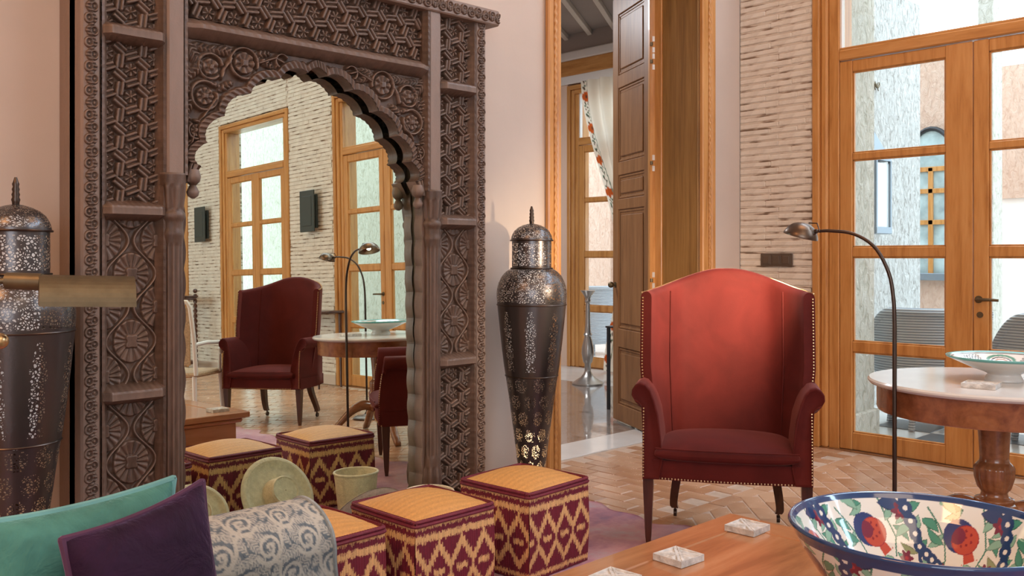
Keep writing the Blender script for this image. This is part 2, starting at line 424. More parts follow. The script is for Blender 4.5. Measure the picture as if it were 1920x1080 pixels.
# tiles along the seam
for i in range(int(9.3 / TL_)): cands.append((-.14 - TL_ * i, -.89 - TW * .45, 0.0))
def seen_rank(c):
    x, y, _ = c
    v = (x + 5.705, y + 3.583); z = v[0] * .6949 + v[1] * .7191; r = v[0] * .7191 - v[1] * .6949
    if z < 2.2: return 1e9
    px = 960 + 1731.85 * r / z; py = 482.9 + 1731.85 * 1.25 / z
    if not (1040 < px < 1920 and py < 1010): return 1e9
    if px > 1480 and py > 935: return 1e9
    if px < 1100 and py > 860: return 1e9
    return z
order = sorted(cands, key=seen_rank)
near = [c for c in order[:300] if seen_rank(c) < 1e8]; nearset = set(near)
rt_ = random.Random(3)
for k, (x, y, a) in enumerate(near):
    o = bpy.data.objects.new('floor_tile', tvar[k % 2]); col.objects.link(o); o.parent = floor
    o.location = (x, y, rt_.uniform(-.0015, .0005)); o.rotation_euler = (rt_.uniform(-.008, .008), rt_.uniform(-.008, .008), a + rt_.uniform(-.01, .01))
rest = [c for c in cands if c not in nearset]
TV = np.array(tile_mb.v); tf = tile_mb.f; V = []; Fc = []
for x, y, a in rest:
    c, s = math.cos(a), math.sin(a); tx, ty = rt_.uniform(-.008, .008), rt_.uniform(-.008, .008)
    P = TV.copy(); X = P[:, 0] * c - P[:, 1] * s; Y = P[:, 0] * s + P[:, 1] * c
    Zz = P[:, 2] + P[:, 0] * tx + P[:, 1] * ty + rt_.uniform(-.0015, .0005)
    o = len(V) ; V += np.stack([X + x, Y + y, Zz], 1).tolist(); Fc += [tuple(i + o for i in f) for f in tf]
o = mesh_obj('floor_tiles', V, Fc, M_tile, floor, recalc=False); o['kind'] = 'stuff'

# --- left wall (with the carved mirror and the doorway)
OX0, OX1, OZ, TA = -1.875, -.495, 3.3, .36
wl = MB(); wl.box(-9.5, OX0, 0, TA, -.06, H_C); wl.box(OX1, 0, 0, TA, -.06, H_C); wl.box(OX0, OX1, 0, TA, OZ, H_C)
structure(wl.build('wall_left', M_wall))
structure(bx('wall_back', M_wall, (-9.6, .3, -12.2, -12, 0, H_C), b=0))
structure(bx('wall_far_left', M_wall, (-9.7, -9.5, -12, .36, 0, H_C), b=0))
structure(bx('ceiling', M_ceil, (-9.7, .3, -12.2, .36, H_C, H_C + .15), b=0))
# --- right wall: limewashed thin brick between the glazed doors
wall_r = MB(); TB = .30
segs = []; y0 = 0.0
for a, b in DOORS:
    segs.append((a, y0)); y0 = b
segs.append((-12, y0))
for a, b in segs: wall_r.box(.006, TB, a, b, -.06, H_C)
for a, b in DOORS: wall_r.box(.006, TB, b, a, 3.24, H_C)
wall_right = structure(wall_r.build('wall_right', M_joint))
PITCH = .0455
bmesh_cache = []
for k in range(5):
    L = (.24, .30, .40, .20, .46)[k]; m = MB(); m.box(0, .016, -L / 2, L / 2, -.0165, .0165, b=.005)
    me = bpy.data.meshes.new('brick'); me.from_pydata(m.v, [], m.f); me.materials.append(M_brick); bmesh_cache.append((L, me, m))
rb = random.Random(11)
nb = 0
for c in range(72):
    z = .03 + PITCH * c; y = -.001
    while y > -.545:
        L, me, m = bmesh_cache[rb.choice([0, 1, 1, 2, 3])]
        Lr = min(L, y + .558)
        if Lr < .05: break
        o = bpy.data.objects.new('brick', me); col.objects.link(o); o.parent = wall_right; nb += 1
        o.location = (rb.uniform(-.0015, .0015), y - Lr / 2, z + rb.uniform(-.0025, .0025)); o.scale = (1, Lr / L, rb.uniform(.86, 1.12)); o.rotation_euler = (rb.uniform(-.008, .008), 0, 0)
        y -= Lr + rb.choice([.0, .001, .003])
V = []; Fc = []
def brick_run(a, b, z0, z1):
    c = int(z0 / PITCH)
    while .03 + PITCH * c < z1:
        z = .03 + PITCH * c; c += 1
        if z < z0: continue
        y = a - rb.uniform(0, .06)
        while y > b + .05:
            L = min(rb.choice([.24, .30, .40, .5]), y - b)
            m = MB(); x = rb.uniform(-.0015, .0015); dz = rb.uniform(-.0025, .0025); h = .0165 * rb.uniform(.86, 1.12)
            o_ = len(V); bxm = [(x_, y_, z_) for z_ in (z + dz - h, z + dz + h) for y_ in (y - L, y) for x_ in (x, .016)]
            V.extend(bxm); Fc.extend([tuple(i + o_ for i in f) for f in ((0, 1, 3, 2), (4, 6, 7, 5), (0, 4, 5, 1), (2, 3, 7, 6), (0, 2, 6, 4), (1, 5, 7, 3))])
            y -= L + rb.choice([.0, .001, .003])
brick_run(-.0, -.56, .03 + 72 * PITCH, 3.9)
for a, b in segs[1:]: brick_run(b - .003, max(a, -11) + .003, .12, 3.9)
for a, b in DOORS: brick_run(a - .0, b, 3.25, 3.9)
o = mesh_obj('brick_courses', V, Fc, M_brick, wall_right, recalc=False); o['kind'] = 'stuff'
for k, (a, b) in enumerate(segs[1:4]):
    structure(bx('baseboard_right', M_wall, (-.02, .014, a + .01, b - .01, 0, .11)))

# --- glazed double doors
PZ = [(.122, .641), (.71, 1.253), (1.318, 1.879), (1.925, 2.449)]
def glazed_door(idx, loc, rz, wdt, open_l=0, handle=True, htot=3.22):
    root = structure(empty('door_%d' % idx, loc, rz))
    jw = .172 if wdt > 1.9 else .15
    m = MB()
    for s in (0, 1):
        def X(u0, u1): return (u0, u1) if s == 0 else (wdt - u1, wdt - u0)
        jm = MB(); jm.box(*X(0, .05), -.022, .20, 0, htot, b=.006); jm.box(*X(.05, .10), -.006, .20, 0, htot - .05, b=.012); jm.box(*X(.10, jw), .014, .20, 0, htot - .1, b=.006)
        jm.build('jamb', M_honey, root)
    hm = MB(); hm.box(.05, wdt - .05, -.022, .20, htot - .05, htot, b=.006); hm.box(.10, wdt - .10, -.006, .20, htot - .10, htot - .05, b=.008); hm.build('header', M_honey_x, root)
    tb = MB(); tb.box(jw, wdt - jw, .006, .10, 2.53, 2.60, b=.008); tb.box(jw, wdt - jw, .016, .08, 2.60, 2.615, b=.003); tb.build('transom_bar', M_honey_x, root)
    bx('transom_pane', M_glass, (jw, wdt - jw, .045, .050, 2.61, htot - .1), root, b=0)
    bx('glazing_bead', M_white, (jw, jw + .012, .03, .07, 2.615, htot - .1), root, b=0)
    bx('sill', M_door, (0, wdt, .0, .30, -.07, .005), root, .002)
    lw = (wdt - 2 * jw) / 2
    for s in (0, 1):
        lf_loc = (jw, .03, 0) if s == 0 else (wdt - jw, .03, 0)
        hs, ms = .087, (.158 if s == 0 else .087)
        if wdt < 1.9: hs, ms = .08, (.11 if s == 0 else .08)
        sg = 1 if s == 0 else -1
        def X(u0, u1): return (u0, u1) if s == 0 else (-u1, -u0)
        m = MB(); zt = 2.524
        m.box(*X(.002, hs), -.012, .035, .008, zt, b=.005); m.box(*X(lw - ms, lw - .002), -.012, .035, .008, zt, b=.005)
        edges = [(.008, PZ[0][0])] + [(PZ[i][1], PZ[i + 1][0]) for i in range(3)] + [(PZ[3][1], zt)]
        for e0, e1 in edges: m.box(*X(hs - .002, lw - ms + .002), -.008, .033, e0, e1, b=.006)
        for z0, z1 in PZ:   # beads
            m.box(*X(hs, hs + .010), .000, .022, z0, z1, b=.003); m.box(*X(lw - ms - .010, lw - ms), .000, .022, z0, z1, b=.003)
            m.box(*X(hs, lw - ms), .000, .022, z0, z0 + .008, b=.003); m.box(*X(hs, lw - ms), .000, .022, z1 - .008, z1, b=.003)
        lf = m.build('leaf', M_honey, root); lf.location = lf_loc
        if s == 0 and open_l: lf.rotation_euler = (0, 0, R(open_l))
        for z0, z1 in PZ: bx('pane', M_glass, (*X(hs + .004, lw - ms - .004), .012, .016, z0 + .003, z1 - .003), lf, b=0)
        if s == 1 and handle:
            xh = -(lw - .045)
            hd = MB(); hd.tube([(xh - .012, -.014, 1.005), (xh - .012, -.045, 1.005), (xh + .01, -.058, 1.005), (xh + .06, -.060, 1.006), (xh + .11, -.055, 1.004)], [.011, .010, .010, .009, .008], 8)
            hd.tube([(xh - .012, -.010, 1.005), (xh - .012, -.018, 1.005)], .022, 12)
            hd.build('handle', M_abrass, lf, True)
            MB().tube([(xh - .005, -.010, .915), (xh - .005, -.018, .915)], .018, 12).build('keyhole_rosette', M_abrass, lf, True)
    return root
for i, (a, b) in enumerate(DOORS):
    glazed_door(i + 1, (0, a, 0), R(-90), a - b, handle=i < 2)
# --- doorway in the left wall: casing with rope bead, panelled reveal
dj = structure(empty('trim_1', (0, 0, 0)))
def casing(x0, x1, nm):
    wd = x1 - x0; m = MB()
    m.box(x0, x0 + wd * .40, -.035, .0, 0, OZ + .12, b=.008); m.box(x0 + wd * .36, x0 + wd * .72, -.018, .0, 0, OZ + .12, b=.006); m.box(x0 + wd * .70, x1, -.028, .0, 0, OZ + .12, b=.01)
    m.build('casing', M_honey, dj)
    # rope bead: twisted strand
    L = 150; n = 8; V = []; cx = x0 + wd * .55
    for i in range(L * 4 + 1):
        z = (OZ + .1) * i / (L * 4)
        for k in range(n):
            th = 2 * math.pi * k / n; r = .0105 * (1 + .28 * math.cos(2 * th - i * math.pi / 4))
            V.append((cx + r * math.cos(th), -.022 + r * math.sin(th), z))
    mesh_obj('rope_bead', V, gridfaces(L * 4 + 1, n, True).tolist(), M_honey, dj, True)
casing(-.50, -.335, 'r'); casing(-1.99, -1.875, 'l')
bx('casing_head', M_honey_x, (-1.99, -.335, -.03, 0, OZ, OZ + .13), dj, .008)
bx('reveal', M_oldoak, (OX1 - .018, OX1, -.002, TA - .07, 0, OZ), dj, .003)
bx('reveal_edge', M_honey, (OX1 - .03, OX1 - .0, TA - .07, TA + .01, 0, OZ), dj, .004)
bx('reveal', M_oldoak, (OX0, OX0 + .018, -.002, TA, 0, OZ), dj, .003)
bx('reveal_head', M_oldoak, (OX0, OX1, -.002, TA, OZ - .02, OZ), dj, .003)
structure(bx('trim_2', M_marble, (OX0 - .3, OX1 + .6, .30, .62, -.05, .004), b=.004))

# --- open panelled leaf of the doorway
dl = structure(empty('door_5', (-.505, .375, .012), R(90 - 28)))       # local x runs out along the leaf, room face is +y
LW, LH, LT = .69, 3.22, .045
m = MB(); m.box(.0, .11, -LT / 2, LT / 2, 0, LH, b=.004); m.box(LW - .11, LW, -LT / 2, LT / 2, 0, LH, b=.004)
rails = [0, .20, .42, .52, .60, 1.62, 1.72, 1.95, 2.03, 2.70, 2.80, LH]
rz = [(0, .13), (.56, .70), (1.60, 1.68), (1.86, 1.96), (2.52, 2.62), (3.08, LH)]
for z0, z1 in rz: m.box(.10, LW - .10, -LT / 2, LT / 2, z0, z1, b=.004)
m.build('leaf_frame', M_door, dl)
for (z0, z1) in [(.13, .56), (.70, 1.60), (1.68, 1.86), (1.96, 2.52), (2.62, 3.08)]:
    p = MB(); p.box(.105, LW - .105, -.010, .010, z0 - .003, z1 + .003)
    for s in (-1, 1):
        a, b = (.010, .019) if s > 0 else (-.019, -.010)
        p.box(.14, LW - .14, a, b, z0 + .04, z1 - .04, b=.006)
        a2, b2 = (.010, .016) if s > 0 else (-.016, -.010)
        p.box(.112, LW - .112, a2, b2, z0 + .004, z0 + .02, b=.003); p.box(.112, LW - .112, a2, b2, z1 - .02, z1 - .004, b=.003)
        p.box(.112, .128, a2, b2, z0 + .02, z1 - .02, b=.003); p.box(LW - .128, LW - .112, a2, b2, z0 + .02, z1 - .02, b=.003)
    p.build('carved_panel', M_door, dl)
kb = MB()
for s in (-1, 1): kb.tube([(LW - .055, s * .02, 1.03), (LW - .055, s * .045, 1.03)], .008, 8); kb.ball((LW - .055, s * .06, 1.03), .024, 12, 8); kb.tube([(LW - .055, s * .02, 1.03), (LW - .055, s * .028, 1.03)], .022, 12)
kb.build('knob', M_abrass, dl, True)
# the long edge of the leaf that carries the hinge plates
bx('hinge_stile', M_honey, (-.035, .0, -LT / 2 - .01, LT / 2 + .02, 0, LH), dl, .004)
for z in (2.72, 2.60, 1.895, 1.08, .3):
    hg = MB()
    hg.box(-.037, -.030, .004, .026, z + .018, z + .058, b=.003); hg.box(-.037, -.030, .004, .026, z - .058, z - .018, b=.003)
    ho = hg.build('hinge', M_steel, dl); MB().tube([(-.040, .032, z - .012), (-.040, .032, z + .012)], .010, 8).build('hinge_knuckle', M_abrass, ho, True)

# --- the room beyond the doorway
EX = 2.15
structure(bx('floor_next_room', M_zel, (-4, 1.22, .62, 7, -.05, 0), b=0))
structure(bx('floor_marble_border', M_marble, (1.22, EX + .4, .36, 7, -.05, .002), b=0))
wn = MB(); DY0, DY1 = 3.62, 1.88
wn.box(EX, EX + .3, DY0, 7, 0, 3.8); wn.box(EX, EX + .3, .36, DY1, 0, 3.8); wn.box(EX, EX + .3, DY1, DY0, 3.24, 3.8)
structure(wn.build('wall_next_room', M_wall2))
structure(bx('wall_next_room_back', M_wall2, (-4.2, EX + .3, 7, 7.2, 0, 3.8), b=0))
structure(bx('wall_next_room_left', M_wall2, (-4.2, -4, .36, 7, 0, 3.8), b=0))
ce = structure(bx('ceiling_next_room', M_greyceil, (-4.2, EX + .3, .36, 7.2, 3.8, 3.95), b=0))
for k in range(16):
    a = math.atan2(.531, .89); cx, cy = -1.6 + .26 * k * math.sin(a), 6.0 - .32 * k * math.cos(a)
    p = bpy.data.objects.new('ceiling_beam', MB().box(-3.0, 3.0, -.028, .028, 3.745, 3.80, b=.004).build('ceiling_beam', M_ceil, ce).data)
    o = ce.children[-1]; o.location = (cx, cy, 0); o.rotation_euler = (0, 0, a)
    bpy.data.objects.remove(p)
tr = structure(empty('trim_3', (0, 0, 0)))
bx('cornice', M_white, (EX - .07, EX, .4, 7, 3.50, 3.60), tr, .012)
bx('frieze', M_greyceil, (EX - .03, EX, .4, 7, 3.60, 3.80), tr, 0)
bx('lintel_beam', M_honey_y, (EX - .045, EX, .4, 7, 3.33, 3.50), tr, .006)
bx('white_band', M_white, (EX - .03, EX, .4, 7, 3.235, 3.33), tr, .003)
glazed_door(6, (EX, DY0, 0), R(-90), DY0 - DY1, handle=True)

# --- terrace outside
structure(bx('floor_terrace', M_marble, (.30, 13, -13, 0, -.08, -.03), b=0))
ck = []
for i in range(11):
    for j in range(8):
        if (i + j) % 2: ck.append((.75 + .42 * i, -.45 - .42 * j))
M_slate = plain('slate_tile', (.10, .11, .12), .4, var=.15)
tf_ = bpy.data.objects['floor_terrace']
for x, y in ck: bx('slate_tile', M_slate, (x, x + .41, y - .41, y, -.035, -.027), tf_, .002)
wt = MB(); wt.box(.30, 2.75, 0, TA, -.05, 6.5); wt.box(2.75, 3.10, .0, TA, -.05, 3.62); wt.box(EX, EX + .3, TA, 1.88, -.05, 6)
wt.build('wall_terrace_return', M_stucco)['kind'] = 'structure'
wp = MB(); wp.box(.30, .82, -.60, 0, -.05, 4.6); wp.box(.28, .85, -.63, 0, -.05, .16, b=.01); structure(wp.build('wall_terrace_pier', M_stucco2))
structure(bx('wall_terrace_facing', M_stucco2, (3.4, 3.8, -14, -2.9, -.05, 4.4), b=0))
wf = MB(); wf.box(6.4, 6.8, .86, 6, -.05, 3.9); structure(wf.build('wall_far_pink', M_pinkst))
structure(bx('wall_far_tan', M_pinkst, (8.6, 9.0, -3, 1.1, 2.1, 4.0), b=0))
structure(bx('wall_far_pale', M_white, (8.65, 9.05, .62, 1.1, -.05, 2.1), b=0))
structure(bx('wall_far_pillar', M_stucco2, (5.2, 5.5, .06, .22, -.05, 5), b=.01))
structure(bx('wall_next_outer', M_pinkst, (6.0, 6.3, 6.2, 14, -.05, 4.0), b=0))
structure(bx('floor_terrace_far', M_marble, (2.45, 13, .36, 14, -.08, -.03), b=0))

# ================================================================== CARVED MIRROR
def strap(u, v, s):
    """interlaced strapwork: twisted honeycomb bars with a rosette in every cell (0..1)"""
    Rin = s / 2; a1 = np.array([s, 0.]); a2 = np.array([s / 2, s * math.sqrt(3) / 2])
    jf = v / a2[1]; i_f = (u - jf * a2[0]) / s
    best = np.full(u.shape, 1e9); bu = np.zeros(u.shape); bv = np.zeros(u.shape)
    for di in (0, 1):
        for dj in (0, 1):
            ci = np.floor(i_f) + di; cj = np.floor(jf) + dj
            du = u - ci * s - cj * a2[0]; dv = v - cj * a2[1]; d = du * du + dv * dv
            k = d < best; best = np.where(k, d, best); bu = np.where(k, du, bu); bv = np.where(k, dv, bv)
    r = np.sqrt(best); th = np.arctan2(bv, bu)
    e = np.full(u.shape, 1e9); t = np.zeros(u.shape)
    for k in range(6):
        nx, ny = math.cos(k * math.pi / 3), math.sin(k * math.pi / 3)
        dd = Rin - (bu * nx + bv * ny); tt = -bu * ny + bv * nx
        kk = dd < e; e = np.where(kk, dd, e); t = np.where(kk, tt, t)
    e = np.abs(e + .42 * t)
    bar = smoothstep(s * .19, s * .13, e) - .42 * np.exp(-(e / (s * .035)) ** 2)
    ros = smoothstep(s * .27, s * .22, r) * (.45 + .3 * np.cos(6 * th)) + .5 * np.exp(-(r / (s * .06)) ** 2)
    return np.maximum(bar, ros * .75)
def daisy(r, th, Rr, n=14):
    k = np.clip(r / Rr, 0, 1)
    h = smoothstep(1.0, .9, k) * (.45 + .45 * np.abs(np.cos(n / 2 * th)) ** .7) * (.55 + .45 * k)
    return np.maximum(h, (smoothstep(.38, .28, k * (1 + .18 * np.cos(4 * th))) * 1.0))
def ogee(u, v, wdt, L):
    """flowers inside ogee compartments"""
    h = np.zeros(u.shape)
    for sh, ux in ((0, 0), (.5, wdt * .5), (.5, -wdt * .5)):
        vv = (v / L + sh) % 1.0 - .5; uu = u - ux
        half = wdt * (.245 + .20 * np.cos(2 * math.pi * vv))
        d = np.abs(np.abs(uu) - half)
        h = np.maximum(h, .75 * np.exp(-(d / .0055) ** 2) * (np.abs(uu) < wdt * .52))
        r = np.hypot(uu, vv * L * .82); th = np.arctan2(vv * L, uu)
        inside = r < wdt * .34
        h = np.maximum(h, np.where(inside, daisy(r, th, wdt * .34, 16) * .9, 0))
    return np.maximum(h, .12 + .06 * np.sin(u * 160) * np.sin(v * 150))
def scrollband(u, v, wdt, L):
    ph = 2 * math.pi * v / L; c = wdt * .26 * np.sin(ph)
    h = smoothstep(wdt * .20, wdt * .10, np.abs(u - c)) * (.75 + .25 * np.cos(ph * 7))
    for s in (-1, 1):
        vv = ((v / L + (.25 if s > 0 else .75)) % 1.0 - .5) * L
        du = u + s * wdt * .18; r = np.hypot(du, vv * .8)
        h = np.maximum(h, .9 * np.exp(-((r - wdt * .24) / (wdt * .08)) ** 2)); h = np.maximum(h, .8 * np.exp(-(r / (wdt * .12)) ** 2))
    return h
mirror = thing('carved_mirror', 'tall mirror in a massive carved brown wood frame with scalloped arch', 'mirror', (-3.59, 0, 0))
MX = -3.59
def relief(name, x0, x1, z0, z1, y, depth, fn, step=.0026, parent=None, mat=M_carved, edge=True):
    """carved board: grid in XZ facing -Y, heights from fn(u,v) with u,v centred"""
    nu = max(4, int((x1 - x0) / step)); nv = max(4, int((z1 - z0) / step))
    u = np.linspace(x0, x1, nu); v = np.linspace(z0, z1, nv); U, W = np.meshgrid(u, v)
    Hh = fn(U - (x0 + x1) / 2, W - (z0 + z1) / 2)
    P = np.stack([U, y - depth * Hh, W], -1).reshape(-1, 3)
    return mesh_obj(name, P, gridfaces(nv, nu).tolist(), mat, parent or mirror, True, recalc=False)
# structure of the frame (coordinates relative to the frame's middle)
XO, XB, XP, XI = .957, .888, .655, .588       # outer edge, border inside, bay inside, opening
YB, YF = -.003, -.235                          # back and front of the posts
PAN = -.178                                    # panel ground
TOPZ = 2.47
back = MB()
for s in (-1, 1):
    a, b = sorted((s * XO, s * XI)); back.box(a, b, -.16, YB, 0, TOPZ - .03)
back.box(-XI, XI, -.16, YB, 2.07, TOPZ - .03); back.box(-XI, XI, -.16, YB, 0, .09)
back.build('backboard', M_carved, mirror)
ZR = [.755, 1.42, 2.06]                        # rails between the bays
bays = [(.09, .715), (.795, 1.38), (1.46, 2.02), (2.10, 2.385)]
kindL = ['daisy', 'daisy', 'strap', 'strap']; kindR = ['strap', 'daisy', 'strap', 'strap']
for s, kinds in ((-1, kindL), (1, kindR)):
    a, b = sorted((s * XP, s * XB))
    # outer border: chamfered post with running scroll
    o0, o1 = sorted((s * XO, s * XB))
    pm = MB(); pm.box(o0, o1, -.222, -.10, 0, TOPZ - .05, b=.008); pm.build('border_post', M_carved, mirror)
    relief('scroll_border', o0 + .010, o1 - .010, .03, TOPZ - .06, -.218, .016, lambda u, v: scrollband(u, v, .05, .085), .0028)
    # sloping leaf-cut lips on both sides of the bay
    for xe, d in ((s * XB, -s), (s * XP, s)):
        V = []; n = 330
        for i in range(n + 1):
            z = .05 + (TOPZ - .12) * i / n; tk = .0022 * (abs(((z * 32) % 1) - .5) * 2)
            V += [(xe + d * .000, -.226, z), (xe + d * .010, -.222 - tk, z), (xe + d * .030, -.190 - tk, z), (xe + d * .030, PAN, z)]
        mesh_obj('leaf_lip', V, gridfaces(n + 1, 4).tolist(), M_carved, mirror, recalc=False)
    for (z0, z1), k in zip(bays, kinds):
        if k == 'strap': f = lambda u, v: strap(v * 1.0, u * 1.0, .098)
        else: f = lambda u, v: ogee(u, v + .02, .20, .245)
        relief('carved_panel', a, b, z0 - .03, z1 + .03, PAN, .026, f)
    # ledge rails
    for z in ZR + [.05]:
        n = 60; V = []
        for i in range(n + 1):
            x = a + .004 + (b - a - .008) * i / n; e = min(1, min(i, n - i) / 6)
            tk = .004 * (abs(((x * 45) % 1) - .5) * 2)
            yy = -.192 - .058 * (.55 + .45 * e)
            V += [(x, -.17, z + .046), (x, -.195 - tk, z + .036), (x, yy - tk * .6, z + .016), (x, yy - .004, z + .008), (x, yy - .004, z - .014), (x, -.20 - tk, z - .034), (x, -.17, z - .044)]
        F = gridfaces(n + 1, 7).tolist() + [list(range(7)), [n * 7 + i for i in range(7)]]
        mesh_obj('ledge', V, F, M_carved, mirror, recalc=True)
    # flat post above the colonnette
    p0, p1 = sorted((s * XP, s * XI)); MB().box(p0, p1, -.238, -.10, 1.56, TOPZ - .03, b=.007).build('post', M_carved, mirror)
    V = []; n = 260
    xe = s * XI
    for i in range(n + 1):
        z = 1.56 + .86 * i / n; tk = .003 * (abs(((z * 34) % 1) - .5) * 2)
        V += [(xe + s * .002, -.239, z), (xe - s * .010, -.236 - tk, z), (xe - s * .024, -.21 - tk, z), (xe - s * .024, -.17, z)]
    mesh_obj('rope_lip', V, gridfaces(n + 1, 4).tolist(), M_carved, mirror, recalc=False)
    # colonnette: fluted shaft, rings, capital and base
    cx = s * (XI + .036); cy = -.205; n = 64
    prof = [(.046, .02), (.050, .03), (.050, .10), (.044, .11), (.049, .125), (.049, .15), (.040, .165), (.044, .19), (.046, .23), (.041, .27), (.0385, .32), (.0375, .60), (.0375, 1.15), (.0385, 1.31), (.043, 1.34), (.039, 1.36), (.040, 1.385), (.047, 1.40), (.047, 1.415), (.039, 1.425), (.043, 1.46), (.049, 1.52), (.050, 1.565)]
    V = []
    pz = np.array([p[1] for p in prof]); pr = np.array([p[0] for p in prof]); zz = np.linspace(.02, 1.565, 220); rr = np.interp(zz, pz, pr)
    for z, r in zip(zz, rr):
        for k in range(n):
            th = 2 * math.pi * k / n
            fl = 0
            if .32 < z < 1.30: fl = -.0045 * abs(math.cos(6 * th)) ** 3
            elif .17 < z < .27 or 1.425 < z < 1.52: fl = .004 * math.cos(8 * th + z * 0)
            V.append((cx + (r + fl) * math.cos(th), cy + (r + fl) * math.sin(th), z))
    mesh_obj('colonnette', V, gridfaces(220, n, True).tolist() + [list(range(n)), [219 * n + i for i in range(n)]], M_carved, mirror, True)
    MB().box(*sorted((s * XP, s * (XI - .004))), -.20, -.14, .0, 1.56, b=.004).build('post_core', M_carved, mirror)
    # scalloped dark edge strip behind the colonnette
    ed = []
    for i in range(160):
        z = .05 + 1.5 * i / 159; ed.append((s * (XI - .012 - .008 * abs(math.sin(z * 26))), z))
    mesh_obj('inner_edge', [p for x, z in ed for p in ((x, -.20, z), (x, -.145, z), (s * (XI + .02), -.20, z))], [f for i in range(159) for f in ((i * 3, i * 3 + 3, i * 3 + 4, i * 3 + 1), (i * 3, i * 3 + 2, i * 3 + 5, i * 3 + 3))], M_carved, mirror, recalc=False)
# cross beam above the arch
def beam(name, zc, hh, y1, x0, x1, tick=30):
    n = 240; V = []
    for i in range(n + 1):
        x = x0 + (x1 - x0) * i / n; tk = .0035 * (abs(((x * tick) % 1) - .5) * 2); e = min(1, min(i, n - i) / 12)
        yy = y1 + (1 - e) * .03
        V += [(x, -.165, zc + hh), (x, -.20 - tk, zc + hh * .72), (x, yy - tk, zc + hh * .15), (x, yy, zc - hh * .15), (x, -.205 - tk, zc - hh * .75), (x, -.165, zc - hh)]
    mesh_obj(name, V, gridfaces(n + 1, 6).tolist() + [list(range(6)), [n * 6 + i for i in range(6)]], M_carved, mirror)
beam('cross_beam', 2.125, .052, -.262, -XI, XI, 26)
relief('carved_panel', -XI, XI, 2.165, 2.41, PAN, .028, lambda u, v: strap(u, v, .105))
beam('top_rail', 2.42, .032, -.235, -XI, XI)
# cornice across the top with its own scroll
MB().box(-XO - .065, XO + .065, -.25, YB, TOPZ - .075, TOPZ, b=.006).build('cornice', M_carved, mirror)
relief('scroll_border', -XO - .06, XO + .06, TOPZ - .068, TOPZ - .006, -.248, .014, lambda u, v: scrollband(v, u, .055, .09), .0028)
# scalloped arch with spandrels
ARX, ARZ, ZS, ZT = .535, .425, 1.60, 2.085
NL = 11
def arch_pt(t):
    a = math.pi * (1 - t); k = 1 + .062 * abs(math.sin(NL * math.pi * t)) ** .75
    ca, sa = math.cos(a), max(0.0, math.sin(a))
    return (ARX * .965 * k * math.copysign(abs(ca) ** 1.22, ca), ZS + ARZ * k * sa ** 1.22)
nS, nT = 640, 64
inner = [(-XI + .035, 1.535), (-XI + .05, 1.565)] + [arch_pt(i / (nS - 5)) for i in range(nS - 4)] + [(XI - .05, 1.565), (XI - .035, 1.535)]
inner = np.array(inner); nS = len(inner)
# outer boundary: up the left side, along the top, down the right side
hL = ZT - 1.535; Wd = 2 * XI; tot = 2 * hL + Wd
# parameter by angle so the rays do not cross
def outer_pt(p):
    x, z = p; cx, cz = 0, 1.50; dx, dz = x - cx, z - cz
    k = min((XI / abs(dx)) if abs(dx) > 1e-6 else 1e9, ((ZT - cz) / dz) if dz > 1e-6 else 1e9)
    return (cx + dx * k, cz + dz * k)
outer = np.array([outer_pt(p) for p in inner])
T = np.linspace(0, 1, nT)[:, None, None]
G2 = inner[None] * (1 - T) + outer[None] * T
U, W = np.abs(G2[..., 0]), G2[..., 1]
dedge = np.hypot(G2[..., 0] - inner[None, :, 0], G2[..., 1] - inner[None, :, 1])
Hs = np.zeros(U.shape)
# raised leaf-cut rim along the scallops
sp = np.linspace(0, 1, nS)[None]
rim = smoothstep(.034, .028, dedge) * (.62 + .25 * np.abs(np.sin(sp * math.pi * 70 + dedge * 60)))
def spiral(cx, cz, r0, r1, a0, turns, n=40): return [(cx + (r0 + (r1 - r0) * i / n) * math.cos(a0 + turns * 2 * math.pi * i / n), cz + (r0 + (r1 - r0) * i / n) * math.sin(a0 + turns * 2 * math.pi * i / n)) for i in range(n + 1)]
vines = [spiral(.335, 2.02, .062, .058, -2.6, .95), spiral(.500, 1.87, .058, .05, 2.2, -.9), spiral(.478, 1.985, .052, .045, 2.9, -.85), spiral(.535, 1.735, .036, .03, 1.5, .9), spiral(.17, 2.05, .03, .025, 2.5, -.8),
         [(.06, 2.06), (.13, 2.035), (.2, 2.06), (.27, 2.03)], [(.39, 2.03), (.42, 1.985), (.43, 1.95)], [(.45, 1.87), (.50, 1.80), (.52, 1.76)], [(.545, 1.72), (.56, 1.65), (.55, 1.59)]]
for vn in vines: Hs = np.maximum(Hs, .95 * np.exp(-(seg_dist(U, W, vn) / .0058) ** 2))
for (fx, fz, fr, n) in [(.335, 2.02, .045, 8), (.500, 1.87, .036, 8), (.535, 1.735, .024, 8), (.476, 1.985, .034, 5)]:
    r = np.hypot(U - fx, W - fz); Hs = np.maximum(Hs, np.where(r < fr, daisy(r, np.arctan2(W - fz, U - fx), fr, n), 0))
lr = random.Random(5)
